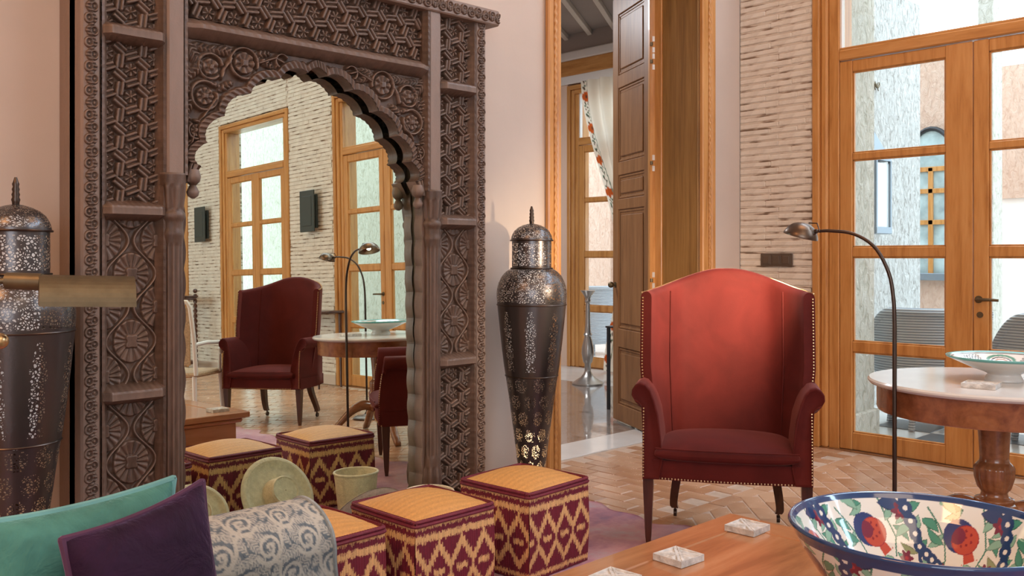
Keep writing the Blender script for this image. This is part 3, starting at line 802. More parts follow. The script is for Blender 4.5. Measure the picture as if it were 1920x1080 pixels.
for (lx, lz, ll, ang) in [(.545, 2.03, .065, .9), (.57, 1.96, .045, 1.4), (.43, 2.055, .05, .1), (.56, 1.83, .045, 1.9), (.41, 1.92, .04, -.6), (.24, 2.035, .04, .4), (.25, 2.07, .04, -.2), (.11, 2.05, .035, -.4), (.57, 1.90, .035, 1.2), (.555, 1.66, .05, 1.7), (.53, 1.62, .045, 1.4), (.40, 2.06, .04, .3), (.53, 1.97, .05, 2.2), (.46, 1.92, .03, .2), (.18, 2.02, .03, .8), (.565, 1.78, .03, 1.2), (.02, 2.05, .035, .3), (.50, 2.055, .05, .15)]:
    c, s_ = math.cos(ang), math.sin(ang); a_ = (U - lx) * c + (W - lz) * s_; b_ = -(U - lx) * s_ + (W - lz) * c
    q = (a_ / ll) ** 2 + (b_ / (ll * .42)) ** 2
    Hs = np.maximum(Hs, np.where(q < 1, (1 - q) ** .5 * (.6 + .3 * np.cos(a_ * 330 + np.abs(b_) * 260)), 0))
Hs = np.where(dedge < .032, rim, Hs * smoothstep(.030, .038, dedge))
tmask = smoothstep(0, .03, 1 - np.broadcast_to(T[..., 0], U.shape)) * .9 + .1
Yv = -.198 - .030 * Hs
P = np.stack([G2[..., 0], Yv, G2[..., 1]], -1).reshape(-1, 3)
mesh_obj('spandrel', P, gridfaces(nT, nS).tolist(), M_carved, mirror, True, recalc=False)
# thickness of the scalloped arch
V = [(x, y, z) for x, z in inner for y in (-.219, -.150)]
mesh_obj('arch_soffit', V, gridfaces(nS, 2).tolist(), M_carved, mirror, recalc=False)
for s in (-1, 1):   # pendants at the springing
    MB().lathe([(.006, 1.475), (.020, 1.485), (.024, 1.50), (.016, 1.517), (.012, 1.525), (.026, 1.54), (.030, 1.56), (.022, 1.585)], 16, (s * (XI - .045), -.205)).build('pendant', M_carved, mirror, True)
gl = MB().box(-XI - .02, XI + .02, -.004, 0, -.98, 1.10).build('mirror_pane', M_mirror, mirror)
gl.location = (0, -.134, 1.02); gl.rotation_euler = (R(-.875), 0, 0)

# ================================================================== WING CHAIRS
def catmull(pts, n):
    P = [np.array(p, float) for p in pts]; P = [2 * P[0] - P[1]] + P + [2 * P[-1] - P[-2]]; out = []
    segs_ = len(P) - 3
    for i in range(n):
        t = i / (n - 1) * segs_; k = min(int(t), segs_ - 1); f = t - k
        a, b, c, d = P[k:k + 4]
        out.append(.5 * ((2 * b) + (-a + c) * f + (2 * a - 5 * b + 4 * c - d) * f * f + (-a + 3 * b - 3 * c + d) * f ** 3))
    return np.array(out)
def wing_chair(label, loc, rz):
    root = thing('wing_chair', label, 'armchair', loc, rz, 'burgundy velvet wing chairs')
    # curved back running into the wings: inner face, rounded rim, outer face
    plan = catmull([(-.385, -.10), (-.365, -.03), (-.318, .07), (-.235, .165), (-.13, .197), (0, .203), (.13, .197), (.235, .165), (.318, .07), (.365, -.03), (.385, -.10)], 81)
    tang = np.gradient(plan, axis=0); nrm = np.stack([tang[:, 1], -tang[:, 0]], 1); nrm /= np.linalg.norm(nrm, axis=1)[:, None]   # points to the sitter's side
    nrm *= -1
    xs = np.abs(plan[:, 0])
    top = 1.10 + .092 * smoothstep(.345, .02, xs) ** .62 - .012 * smoothstep(.34, .385, xs)
    NZ = 26
    def pt(i, z, off):
        y = plan[i, 1] + .15 * max(0, z - .40) ** 1.0; bulge = 0
        x = plan[i, 0]
        e = smoothstep(.30, .385, xs[i])
        y = y - .0 * e
        k = off
        sq = 1 - .10 * (1 - min(1, max(0, (z - .40) / .35))) * smoothstep(.2, .385, xs[i])    # the wings draw in towards the arms
        return (x * sq + nrm[i, 0] * k, y + nrm[i, 1] * k, z)
    rows = []
    th = .028
    for i in range(len(plan)):
        r = []; tz = top[i]
        for k in range(NZ):
            z = .37 + (tz - th - .37) * k / (NZ - 1); r.append(pt(i, z, -th + .010 * math.sin(math.pi * k / (NZ - 1)) * (1 - float(smoothstep(.2, .33, xs[i])))))
        for k in range(1, 8):
            a = math.pi * k / 8; r.append(pt(i, tz - th + th * math.sin(a), -th * math.cos(a)))
        for k in range(NZ):
            z = tz - th + (.295 - (tz - th)) * k / (NZ - 1); r.append(pt(i, z, th))
        rows.append(r)
    W_ = len(rows[0]); V = [p for r in rows for p in r]
    Fc = gridfaces(len(rows), W_).tolist() + [list(range(W_)), [(len(rows) - 1) * W_ + k for k in range(W_)]]
    back = mesh_obj('back_and_wings', V, Fc, M_velvet, root, True)
    try: back.data.set_sharp_from_angle(angle=R(50))
    except Exception: pass
    # welted seams between the inner back and the wings
    for s in (-1, 1):
        i = 40 + s * 22
        MB().tube([pt(i, .42 + (top[i] - .03 - .42) * k / 14, -th - .003) for k in range(15)], .0035, 6).build('seam_welt', M_velvet, back, True)
    for s in (-1, 1):
        prof = [(.285, .36), (.292, .46), (.306, .56), (.326, .625), (.345, .668), (.368, .692), (.392, .698), (.414, .688), (.428, .668), (.430, .645), (.418, .625), (.398, .618), (.384, .60), (.378, .52), (.376, .40), (.376, .29), (.30, .29)]
        prof = [(s * x, z) for x, z in prof]
        n = len(prof); V = []; ys = [-.262, -.274, -.278, -.274, -.24, -.12, .0, .10]
        ins = [.035, .012, .004, .0, .0, .0, .002, .006]
        cxp, czp = sum(p[0] for p in prof) / n, sum(p[1] for p in prof) / n
        for y, q in zip(ys, ins):
            for (x, z) in prof:
                d = math.hypot(x - cxp, z - czp) + 1e-6; k = 1 - q / max(d, .08)
                sl = .05 * max(0, (z - .45)) if y < -.2 else 0
                V.append((cxp + (x - cxp) * k, y + sl - .03 * (1 if y < -.2 else 0) * math.sin(min(1, max(0, (.66 - z) / .3)) * 1.2), czp + (z - czp) * k))
        Fc = gridfaces(len(ys), n, True).tolist() + [list(range(n)), [(len(ys) - 1) * n + k for k in range(n)]]
        mesh_obj('arm', V, Fc, M_velvet, root, True)
        # scroll facing on the front of the arm
    # seat frame with bowed front
    n = 24; V = []
    fr = [(-.378 + .756 * i / n, -.285 - .022 * math.sin(math.pi * i / n)) for i in range(n + 1)] + [(.378, .0), (.33, .20), (.15, .245), (0, .25), (-.15, .245), (-.33, .20), (-.378, .0)]
    m = MB(); m.extrude(fr, .288, .372, 'z'); m.build('seat_rail', M_velvet, root)
    # loose seat cushion
    nu, nv = 36, 30; V = []
    def cush(u, v, side):
        x = .322 * u; y0, y1 = -.325, .17
        wx = 1 - .16 * max(0, v) ** 2
        y = (y0 + y1) / 2 + (y1 - y0) / 2 * v - .018 * (1 - u * u) * (v < 0)
        e = ((1 - abs(u) ** 5) * (1 - abs(v) ** 5)) ** .34 if abs(u) < 1 and abs(v) < 1 else 0
        zc = .402
        return (x * wx * (1 if side > -2 else 1), y, zc + side * (.036 * e + (.028 * (1 - u * u) * (1 - v * v) if side > 0 else 0)))
    for side in (1, -1):
        for j in range(nv + 1):
            for i in range(nu + 1): 
                u = -1 + 2 * i / nu; v = -1 + 2 * j / nv
                u = math.copysign(abs(math.sin(u * math.pi / 2)) ** .9, u); v = math.copysign(abs(math.sin(v * math.pi / 2)) ** .9, v)
                V.append(cush(u, v, side))
    F1 = gridfaces(nv + 1, nu + 1).tolist(); F2 = gridfaces(nv + 1, nu + 1, off=(nv + 1) * (nu + 1)).tolist()
    cu = mesh_obj('seat_cushion', V, F1 + F2, M_velvet, root, True)
    # piping along the front edge of the cushion
    wp_ = [(cush(math.sin((-1 + 2 * i / 30) * math.pi / 2) * .985, -.985, 1)) for i in range(31)]
    MB().tube([(p[0], p[1] - .002, .428) for p in wp_], .0035, 6).build('cushion_piping', M_velvet, cu, True)
    for s in (-1, 1):
        m = MB(); x, y = s * .352, -.262
        Vv = []
        for z, h in ((.30, .0235), (.26, .0235), (.05, .0145), (.035, .0135), (.0, .0095)):
            Vv += [(x - h, y - h, z), (x + h, y - h, z), (x + h, y + h, z), (x - h, y + h, z)]
        m.add(Vv, gridfaces(5, 4, True).tolist() + [(0, 1, 2, 3), (16, 17, 18, 19)]); m.build('front_leg', M_darkw, root)
        pts = catmull([(s * .235, .12, .30), (s * .240, .135, .22), (s * .255, .17, .13), (s * .262, .20, .065), (s * .255, .205, .045)], 14); V = []
        for k, p in enumerate(pts):
            h = .024 - .007 * k / 13
            V += [(p[0] - h, p[1] - h, p[2]), (p[0] + h, p[1] - h, p[2]), (p[0] + h, p[1] + h, p[2]), (p[0] - h, p[1] + h, p[2])]
        lg = mesh_obj('rear_leg', V, gridfaces(14, 4, True).tolist() + [(0, 1, 2, 3), (52, 53, 54, 55)], M_darkw, root)
        MB().tube([(s * .255 - .008, .212, .018), (s * .255 + .008, .212, .018)], .018, 14).box(s * .255 - .004, s * .255 + .004, .2, .214, .02, .05).build('castor', M_iron, lg, True)
    # brass nails along the rim of the back, wings, arms and rail
    nm = MB()
    def nail(p, r=.0048): nm.ball(p, r, 6, 4)
    for i in range(81):
        for fr_ in (0, .5):
            if i + fr_ > 80: continue
            a = np.array(pt(i, top[i] - .006, th * .75)); b = np.array(pt(min(80, i + 1), top[min(80, i + 1)] - .006, th * .75)); nail(a * (1 - fr_) + b * fr_)
    for s in (0, 80):
        for k in range(30):
            z = .66 + (top[s] - .03 - .66) * k / 29; p = pt(s, z, th * .6); nail((p[0], p[1] - .004, p[2]))
    for s in (-1, 1):
        for k in range(24): z = .30 + .29 * k / 23; nail((s * .372, -.300 + .02 * (k / 23) ** 3, z))
    for k in range(52): u = -1 + 2 * k / 51; nail((.374 * u, -.289 - .022 * math.cos(u * math.pi / 2), .294))
    nn = nm.build('nailhead_trim', M_brass, root, True, recalc=False); nn['kind'] = 'stuff'
    return root
# facing the camera: the sitter's side (-y of the chair) points at it
CH1 = (-2.095, -1.245)
a1 = math.atan2(-3.583 - CH1[1], -5.705 - CH1[0])
chair1 = wing_chair('burgundy velvet wing chair standing before the brick wall, facing the camera', (*CH1, .006), a1 + R(90)); chair1.scale = (.935, .97, 1)
chair2 = copy_tree(chair1); chair2.location = (-1.74, -3.62, .001); chair2.rotation_euler = (0, 0, math.atan2(.50, -.87) + R(90))
chair2['label'] = 'burgundy velvet wing chair seen whole and facing in the mirror reflection'

# ================================================================== WOVEN CUBE POUFS
def pouf_mesh():
    S = .183; Hh = .345; N = 132; NZ = 150
    straw = np.array([.68, .41, .175]); mar = np.array([.155, .010, .026]); straw2 = np.array([.56, .30, .12])
    V = []; Fc = []; C_ = []
    rs = np.random.default_rng(4)
    for side in range(4):
        u = np.linspace(-1, 1, N); z = np.linspace(0, Hh, NZ); U, Zz = np.meshgrid(u, z)
        jit = rs.normal(0, .0032, N)[None, :] + rs.normal(0, .0015, U.shape)
        zz = Zz + jit; f = zz / Hh
        uu = (U * 1.75 + .25) % 1.0
        tri = np.abs(uu - .5) * 2; tri = np.round(tri * 5) / 5
        light = np.zeros(U.shape, bool)
        # bands near the top
        light |= (f > .895) & (f < .935); light |= (f > .765) & (f < .835)
        # two facing zigzags with bars between them
        light |= np.abs(f - (.70 - .22 * tri)) < .058
        light |= np.abs(f - (.165 + .20 * tri)) < .052
        light |= (tri < .42) & (np.abs(f - .43) < .030)
        light |= (f < .085) & (f > .035)
        c = np.where(light[..., None], straw, mar) * (1 + rs.normal(0, .09, (1, N))[..., None] + rs.normal(0, .05, U.shape)[..., None])
        bul = S + .006 * np.sin(np.pi * Zz / Hh) + .0012 * np.cos(U * 300) + .010 * smoothstep(.93, .97, f) * 0
        ridge = .006 * (np.exp(-((f - .955) / .02) ** 2))
        X = U * (S + .004 * np.sin(np.pi * Zz / Hh)); Y = -(bul + ridge)
        a = side * math.pi / 2; ca, sa = math.cos(a), math.sin(a)
        P = np.stack([X * ca - Y * sa, X * sa + Y * ca, Zz], -1).reshape(-1, 3)
        Fc += gridfaces(NZ, N, off=len(V)).tolist(); V += P.tolist(); C_.append(np.clip(c, 0, 1).reshape(-1, 3))
    return np.array(V), Fc, np.concatenate(C_)
def pouf_top():
    S = .188; Hh = .345; N = 70; straw = np.array([.60, .30, .085]); rs = np.random.default_rng(9)
    u = np.linspace(-1, 1, N); U, W_ = np.meshgrid(u, u)
    e = np.maximum(np.abs(U), np.abs(W_)); Hz = Hh - .012 + .045 * (1 - U ** 2) ** .8 * (1 - W_ ** 2) ** .8 + .0015 * np.cos(W_ * 120)
    c = straw * (1 + .10 * np.cos(W_ * 40)[..., None] * rs.uniform(.3, 1, (N, 1, 1)) + rs.normal(0, .05, U.shape)[..., None])
    return np.stack([U * S, W_ * S, Hz], -1).reshape(-1, 3), gridfaces(N, N).tolist(), np.clip(c, 0, 1).reshape(-1, 3)
M_maroon = plain('maroon_reed', (.155, .012, .028), .6, 200, .3, var=.2, vscale=60)
pl = [('woven cube pouf with maroon zigzags, nearest the doorway', (-3.035, -.895), 4),
      ('woven cube pouf with maroon zigzags, middle one of the three before the mirror', (-3.575, -.905), 1),
      ('woven cube pouf with maroon zigzags, right behind the grey scroll sofa arm', (-4.045, -.875), 2)]
pf0 = None
for i, (lab, (x, y), a) in enumerate(pl):
    if pf0 is None:
        pf0 = thing('woven_pouf', lab, 'pouf', (x, y, .006), R(a), 'woven cube poufs before the mirror')
        V, Fc, Cc = pouf_mesh(); mesh_obj('woven_side', V, Fc, M_pouf, pf0, True, cols=Cc, recalc=False)
        V, Fc, Cc = pouf_top(); mesh_obj('cushioned_top', V, Fc, M_pouf, pf0, True, cols=Cc, recalc=False)
        S = .187
        for k in range(2):
            z = .338 - .013 * k; r = S + .003 * k
            MB().tube([(r * x_, r * y_, z) for x_, y_ in ((-1, -.9), (-.97, -.97), (-.9, -1), (0, -1.01), (.9, -1), (.97, -.97), (1, -.9), (1.01, 0), (1, .9), (.97, .97), (.9, 1), (0, 1.01), (-.9, 1), (-.97, .97), (-1, .9), (-1.01, 0), (-1, -.9))], .0065, 8).build('edge_roll', M_maroon, pf0, True)
    else:
        o = copy_tree(pf0); o.location = (x, y, .006); o.rotation_euler = (0, 0, R(a)); o['label'] = lab

# --- rug under the poufs (lies on the tiles, edges a little wavy)
nx, ny = 150, 110
xs_ = np.linspace(-5.6, -2.17, nx); ys_ = np.linspace(-3.9, -.38, ny); U, W_ = np.meshgrid(xs_, ys_)
rr = np.random.default_rng(2)
wav = .03 * np.sin(W_ * 9) + .025 * np.sin(W_ * 23 + 1)
e_r = smoothstep(-2.6, -2.17, U); U2 = U + wav * e_r; W2 = W_ + (.02 * np.sin(U * 11) + .015 * np.sin(U * 31)) * smoothstep(-.8, -.34, W_)
Zr = .003 + .004 * np.maximum(0, np.sin(U * 13 + W_ * 7) * np.sin(W_ * 11 - U * 3)) * smoothstep(-2.7, -2.1, U) + .002 * smoothstep(.97, 1, np.sin(U * 20 + W_ * 5))
Zr = np.where((U > -4.8) & (U < -2.6), .003, Zr)
V = np.stack([U2, W2, Zr], -1).reshape(-1, 3); V2 = V.copy(); V2[:, 2] = .001
n_ = len(V); F1 = gridfaces(ny, nx).tolist()
bd = list(range(nx)) + [i * nx + nx - 1 for i in range(1, ny)] + [(ny - 1) * nx + i for i in range(nx - 2, -1, -1)] + [i * nx for i in range(ny - 2, 0, -1)]
Fs = [(bd[i], bd[(i + 1) % len(bd)], n_ + bd[(i + 1) % len(bd)], n_ + bd[i]) for i in range(len(bd))]
tag(mesh_obj('rug', np.concatenate([V, V2]), F1 + Fs, M_rug, None, True, recalc=False), 'faded pink and purple rug lying under the poufs', 'rug')

# ================================================================== PIERCED FLOOR LAMPS
def pierced_lamp(label, loc, rz):
    root = thing('pierced_floor_lamp', label, 'floor lamp', loc, rz, 'pierced dark metal floor lamps')
    def shell(name, prof, fn, n=128, cells=44, dz=.008):
        pz = np.array([p[1] for p in prof]); pr = np.array([p[0] for p in prof])
        # resample by arc length
        d = np.r_[0, np.cumsum(np.hypot(np.diff(pz), np.diff(pr)))]; m = max(12, int(d[-1] / dz)); t = np.linspace(0, d[-1], m)
        zz, rr_ = np.interp(t, d, pz), np.interp(t, d, pr)
        th_ = np.linspace(0, 2 * math.pi, n + 1); TH_, T_ = np.meshgrid(th_, t); Zg = np.repeat(zz[:, None], n + 1, 1); Rg = np.repeat(rr_[:, None], n + 1, 1)
        P = np.stack([Rg * np.cos(TH_), Rg * np.sin(TH_), Zg], -1).reshape(-1, 3)
        mean = float(np.mean(rr_)); uv = np.stack([TH_ / (2 * math.pi) * cells, T_ / (2 * math.pi * mean) * cells], -1)
        return mesh_obj(name, P, gridfaces(m, n + 1).tolist(), M_pierced, root, True, recalc=False, uv=uv, hole=fn(TH_, Zg, T_ / d[-1]))
    allh = lambda th, z, t: ((t > .10) & (t < .92)).astype(float)
    dome = shell('dome_lid', [(.106, 1.335), (.106, 1.345), (.102, 1.362), (.090, 1.385), (.070, 1.403), (.045, 1.415), (.020, 1.422), (.004, 1.424)], allh, 96, 62)
    shell('neck', [(.100, 1.195), (.101, 1.215), (.101, 1.335)], allh, 96, 62)
    shell('shoulder', [(.176, 1.010), (.179, 1.05), (.178, 1.085), (.170, 1.12), (.153, 1.155), (.130, 1.18), (.104, 1.195)], lambda th, z, t: ((t > .06) & (t < .95)).astype(float), 128, 116)
    def arches(th, z, t):
        k = 8; a = ((th * k / (2 * math.pi)) % 1.0 - .5) * 2; tz = (z - .66) / .33
        half = .50 * np.where(tz > .72, np.clip((1 - tz) / .28, 0, 1) ** .6, 1) * (1 - .25 * np.abs(np.sin(tz * 9)))
        return ((np.abs(a) < half) & (tz > .05) & (tz < .98)).astype(float)
    shell('body', [(.134, .650), (.142, .70), (.152, .78), (.163, .88), (.172, .97), (.176, 1.010)], arches, 160, 100)
    def scales(th, z, t):
        rows = 7; q = (1 - t) * rows; row = np.floor(q); k = 9; a = ((th * k / (2 * math.pi) + .5 * (row % 2)) % 1.0 - .5) * 2; b = (q - row - .5) * 2
        return (((a / .78) ** 2 + (b / .85) ** 2) < 1).astype(float)
    shell('lower_body', [(.060, .060), (.068, .15), (.080, .26), (.098, .40), (.118, .55), (.134, .650)], scales, 160, 74)
    for nm, r, z, w_ in (('band', .177, 1.010, .0035), ('band', .1345, .650, .0035), ('band', .108, 1.337, .004), ('band', .106, 1.196, .0035)):
        MB().tube([(r * math.cos(2 * math.pi * k / 48), r * math.sin(2 * math.pi * k / 48), z) for k in range(49)], w_, 6, False).build(nm, M_iron, root, True)
    MB().lathe([(.075, 0), (.078, .012), (.066, .03), (.056, .06)], 32).build('foot', M_iron, root, True)
    pr = [(.011, 1.42)] + [(.0125 - .004 * k / 9 + (.002 if k % 2 else -.001), 1.43 + .0085 * k) for k in range(9)] + [(.004, 1.512)]
    MB().lathe(pr, 14).build('finial', M_iron, root, True)
    MB().lathe([(.004, .62), (.06, .64), (.072, .90), (.072, 1.28), (.05, 1.37), (.004, 1.39)], 24).build('glow_core', M_pale_glow, root, True)  # unseen glowing core added so the upper holes show pale specks
    MB().lathe([(.004, .10), (.034, .11), (.044, .33), (.004, .36)], 24).build('glow_core', M_warm, root, True)
    MB().lathe([(.010, .02), (.010, .64)], 10).build('bulb_stem', M_iron, root, True)
    return root
lampR = pierced_lamp('pierced dark metal floor lamp standing between the mirror and the doorway', (-2.353, -.259, 0), R(20))
lampL = copy_tree(lampR); lampL.location = (-4.775, -.29, 0); lampL.rotation_euler = (0, 0, R(75)); lampL['label'] = 'pierced dark metal floor lamp at the left edge, beyond the brass reading lamp'

# ================================================================== ROUND TABLE
rtab = thing('round_table', 'round pedestal table with white marble top by the glazed door', 'table', (-1.70, -2.25, 0))
MB().lathe([(.38, .724), (.455, .724), (.471, .728), (.479, .737), (.479, .743), (.473, .750), (.0, .750)], 96, caps=False).build('marble_top', M_marble, rtab, True)
MB().lathe([(.433, .618), (.440, .620), (.444, .630), (.444, .715), (.450, .724), (.3, .724), (.3, .618), (.433, .618)], 96, caps=False).build('apron', M_mahog, rtab, True)
n = 64; V = []
pp = [(.070, .26), (.075, .275), (.052, .285), (.049, .30), (.060, .32), (.072, .36), (.074, .40), (.066, .415), (.056, .425), (.054, .44), (.058, .52), (.061, .56), (.061, .60), (.066, .62)]
pz = np.array([p[1] for p in pp]); pr = np.array([p[0] for p in pp]); zz = np.linspace(.26, .62, 90); rr_ = np.interp(zz, pz, pr)
for z, r in zip(zz, rr_):
    for k in range(n):
        th = 2 * math.pi * k / n; fl = 0
        if .315 < z < .41: fl = .003 * math.cos(16 * th)
        elif .565 < z < .615: fl = .0025 * math.cos(20 * th + z * 160)
        V.append(((r + fl) * math.cos(th), (r + fl) * math.sin(th), z))
mesh_obj('pedestal', V, gridfaces(90, n, True).tolist() + [list(range(n)), [89 * n + i for i in range(n)]], M_mahog, rtab, True)
MB().lathe([(.02, .20), (.085, .205), (.095, .235), (.085, .26), (.07, .265)], 32).build('pedestal_block', M_mahog, rtab, True)
for k in range(4):
    a = R(20 + 90 * k); pts = catmull([(.05, .225), (.13, .245), (.22, .205), (.31, .12), (.39, .045), (.435, .018)], 18)
    V = []
    for i, (r, z) in enumerate(pts):
        wd = .030 - .010 * i / 17; hh = .036 - .018 * i / 17
        for dx, dz in ((-wd, -hh), (wd, -hh), (wd, hh * .6), (wd * .5, hh), (-wd * .5, hh), (-wd, hh * .6)):
            x, y = r, dx; V.append((x * math.cos(a) - y * math.sin(a), x * math.sin(a) + y * math.cos(a), max(0, z + dz)))
    mesh_obj('sabre_leg', V, gridfaces(18, 6, True).tolist() + [list(range(6)), [17 * 6 + i for i in range(6)]], M_mahog, rtab, True)
# painted footed dish on the round table
def dish():
    prof_o = [(.070, 0), (.072, .006), (.066, .018), (.060, .028), (.075, .036), (.120, .052), (.170, .074), (.205, .090), (.214, .094), (.216, .098)]
    prof_i = [(.214, .101), (.205, .099), (.196, .095), (.150, .072), (.10, .055), (.05, .047), (.002, .045)]
    n = 200; white = np.array([.74, .72, .68]); teal = np.array([.12, .36, .33]); blk = np.array([.06, .07, .07]); rust = np.array([.42, .20, .10]); green = np.array([.12, .30, .22])
    V = []; C_ = []
    def dens(prof, m):
        p = np.array(prof); d = np.r_[0, np.cumsum(np.hypot(*np.diff(p, axis=0).T))]; t = np.linspace(0, d[-1], m); return np.stack([np.interp(t, d, p[:, 0]), np.interp(t, d, p[:, 1])], 1)
    A = dens(prof_o, 40); B = dens(prof_i, 70); th = np.linspace(0, 2 * math.pi, n, endpoint=False)
    for P, inside in ((A, 0), (B, 1)):
        for r, z in P:
            c = np.tile(white, (n, 1))
            if inside:
                if r > .197: c[:] = teal
                else:
                    k = 8; a = ((th * k / (2 * math.pi)) % 1 - .5) * 2; b = (r - .125) / .06; q = np.hypot(a * .9, b)
                    med = (np.floor(th * k / (2 * math.pi)) % 2) == 0
                    c[(np.abs(q - .85) < .10) & med] = green; c[(np.abs(q - .62) < .05) & med] = blk; c[(np.abs(q - .38) < .08) & med] = rust; c[(q < .14) & med] = blk
                    hat = ((np.floor(a * 9) + np.floor(b * 7)) % 2 == 0) & ~med & (np.abs(a) < .75) & (np.abs(b) < .95); c[hat] = blk
                    if r > .188 and r < .193: c[:] = blk
            else:
                if z > .088: c[:] = teal
            V += np.stack([r * np.cos(th), r * np.sin(th), np.full(n, z)], 1).tolist(); C_.append(c)
    m = len(V) // n
    return V, gridfaces(m, n, True).tolist() + [list(range(n))], np.concatenate(C_)
V, Fc, Cc = dish()
ds = mesh_obj('footed_dish', V, Fc, M_dish, None, True, cols=Cc, recalc=False); ds.location = (-1.665, -2.275, .7505)
tag(ds, 'shallow footed ceramic dish with painted medallions on the round marble table', 'dish')

# carved square coasters
def coaster(name, label, loc, rz, s=.052, h=.019, group='carved pale square coasters'):
    N = 56; u = np.linspace(-1, 1, N); U, W_ = np.meshgrid(u, u); d1 = np.abs(U - W_) / 1.414; d2 = np.abs(U + W_) / 1.414
    Hh = np.maximum(smoothstep(.20, .16, d1) - .5 * smoothstep(.05, .03, d1), smoothstep(.20, .16, d2) - .5 * smoothstep(.05, .03, d2))
    r = np.hypot(U, W_); th = np.arctan2(W_, U); Hh = np.maximum(Hh, .8 * np.abs(np.cos(4 * th)) * smoothstep(.75, .65, r) * (r > .25)); Hh = np.maximum(Hh, smoothstep(.9, .94, np.maximum(np.abs(U), np.abs(W_))))
    V = np.stack([U * s, W_ * s, h - .005 + .005 * Hh], -1).reshape(-1, 3).tolist(); n0 = len(V); F = gridfaces(N, N).tolist()
    bd = list(range(N)) + [i * N + N - 1 for i in range(1, N)] + [(N - 1) * N + i for i in range(N - 2, -1, -1)] + [i * N for i in range(N - 2, 0, -1)]
    V += [(V[i][0], V[i][1], 0) for i in bd]; k = len(bd); F += [(bd[i], bd[(i + 1) % k], n0 + (i + 1) % k, n0 + i) for i in range(k)]
    o = mesh_obj(name, V, F, M_coaster, None, False, recalc=False); o.location = loc; o.rotation_euler = (0, 0, rz); return tag(o, label, 'coaster', group)
coaster('carved_coaster', 'carved pale coaster on the round marble table in front of the dish', (-1.93, -2.28, .7505), R(8), .06, .018)
TZ = .374
coaster('carved_coaster', 'carved pale coaster on the wooden table nearest the wing chair', (-3.10, -1.975, TZ), R(2))
coaster('carved_coaster', 'carved pale coaster on the wooden table, middle one of three', (-3.50, -1.995, TZ), R(-3))
coaster('carved_coaster', 'carved pale coaster on the wooden table cut by the bottom edge', (-3.775, -1.985, TZ), R(4))

# ================================================================== LOW WOODEN TABLE
lt = thing('low_table', 'low polished wooden chest table in the right foreground', 'table', (0, 0, 0))
X0, X1, Y0, Y1 = -4.30, -2.965, -3.05, -1.825
m = MB()
bw = .115
MB().box(X0, X1, Y1 - bw, Y1, TZ - .035, TZ, b=.004).build('top_board', M_table, lt)
MB().box(X0, X1, Y0, Y0 + bw, TZ - .035, TZ, b=.004).build('top_board', M_table, lt)
My = wood('polished_table_wood_cross', (.30, .125, .048), (.42, .185, .075), (.50, .24, .11), scale=(9, 9, 1.3), rough=.22, axis=1, coat=.3)
MB().box(X1 - bw, X1, Y0 + bw + .001, Y1 - bw - .001, TZ - .035, TZ, b=.003).build('top_board', My, lt)
MB().box(X0, X0 + bw, Y0 + bw + .001, Y1 - bw - .001, TZ - .035, TZ, b=.003).build('top_board', My, lt)
MB().box(X0 + bw + .002, X1 - bw - .002, Y0 + bw + .002, Y1 - bw - .002, TZ - .035, TZ - .0012, b=.003).build('top_panel', M_table, lt)
MB().box(X0 + .03, X1 - .03, Y0 + .03, Y1 - .03, TZ - .065, TZ - .036, b=.01).build('moulding', M_table, lt)
MB().box(X0 + .06, X1 - .06, Y0 + .06, Y1 - .06, .06, TZ - .066, b=.006).build('chest_body', M_table, lt)
MB().box(X0 + .04, X1 - .04, Y0 + .04, Y1 - .04, .011, .06, b=.01).build('plinth', M_table, lt)

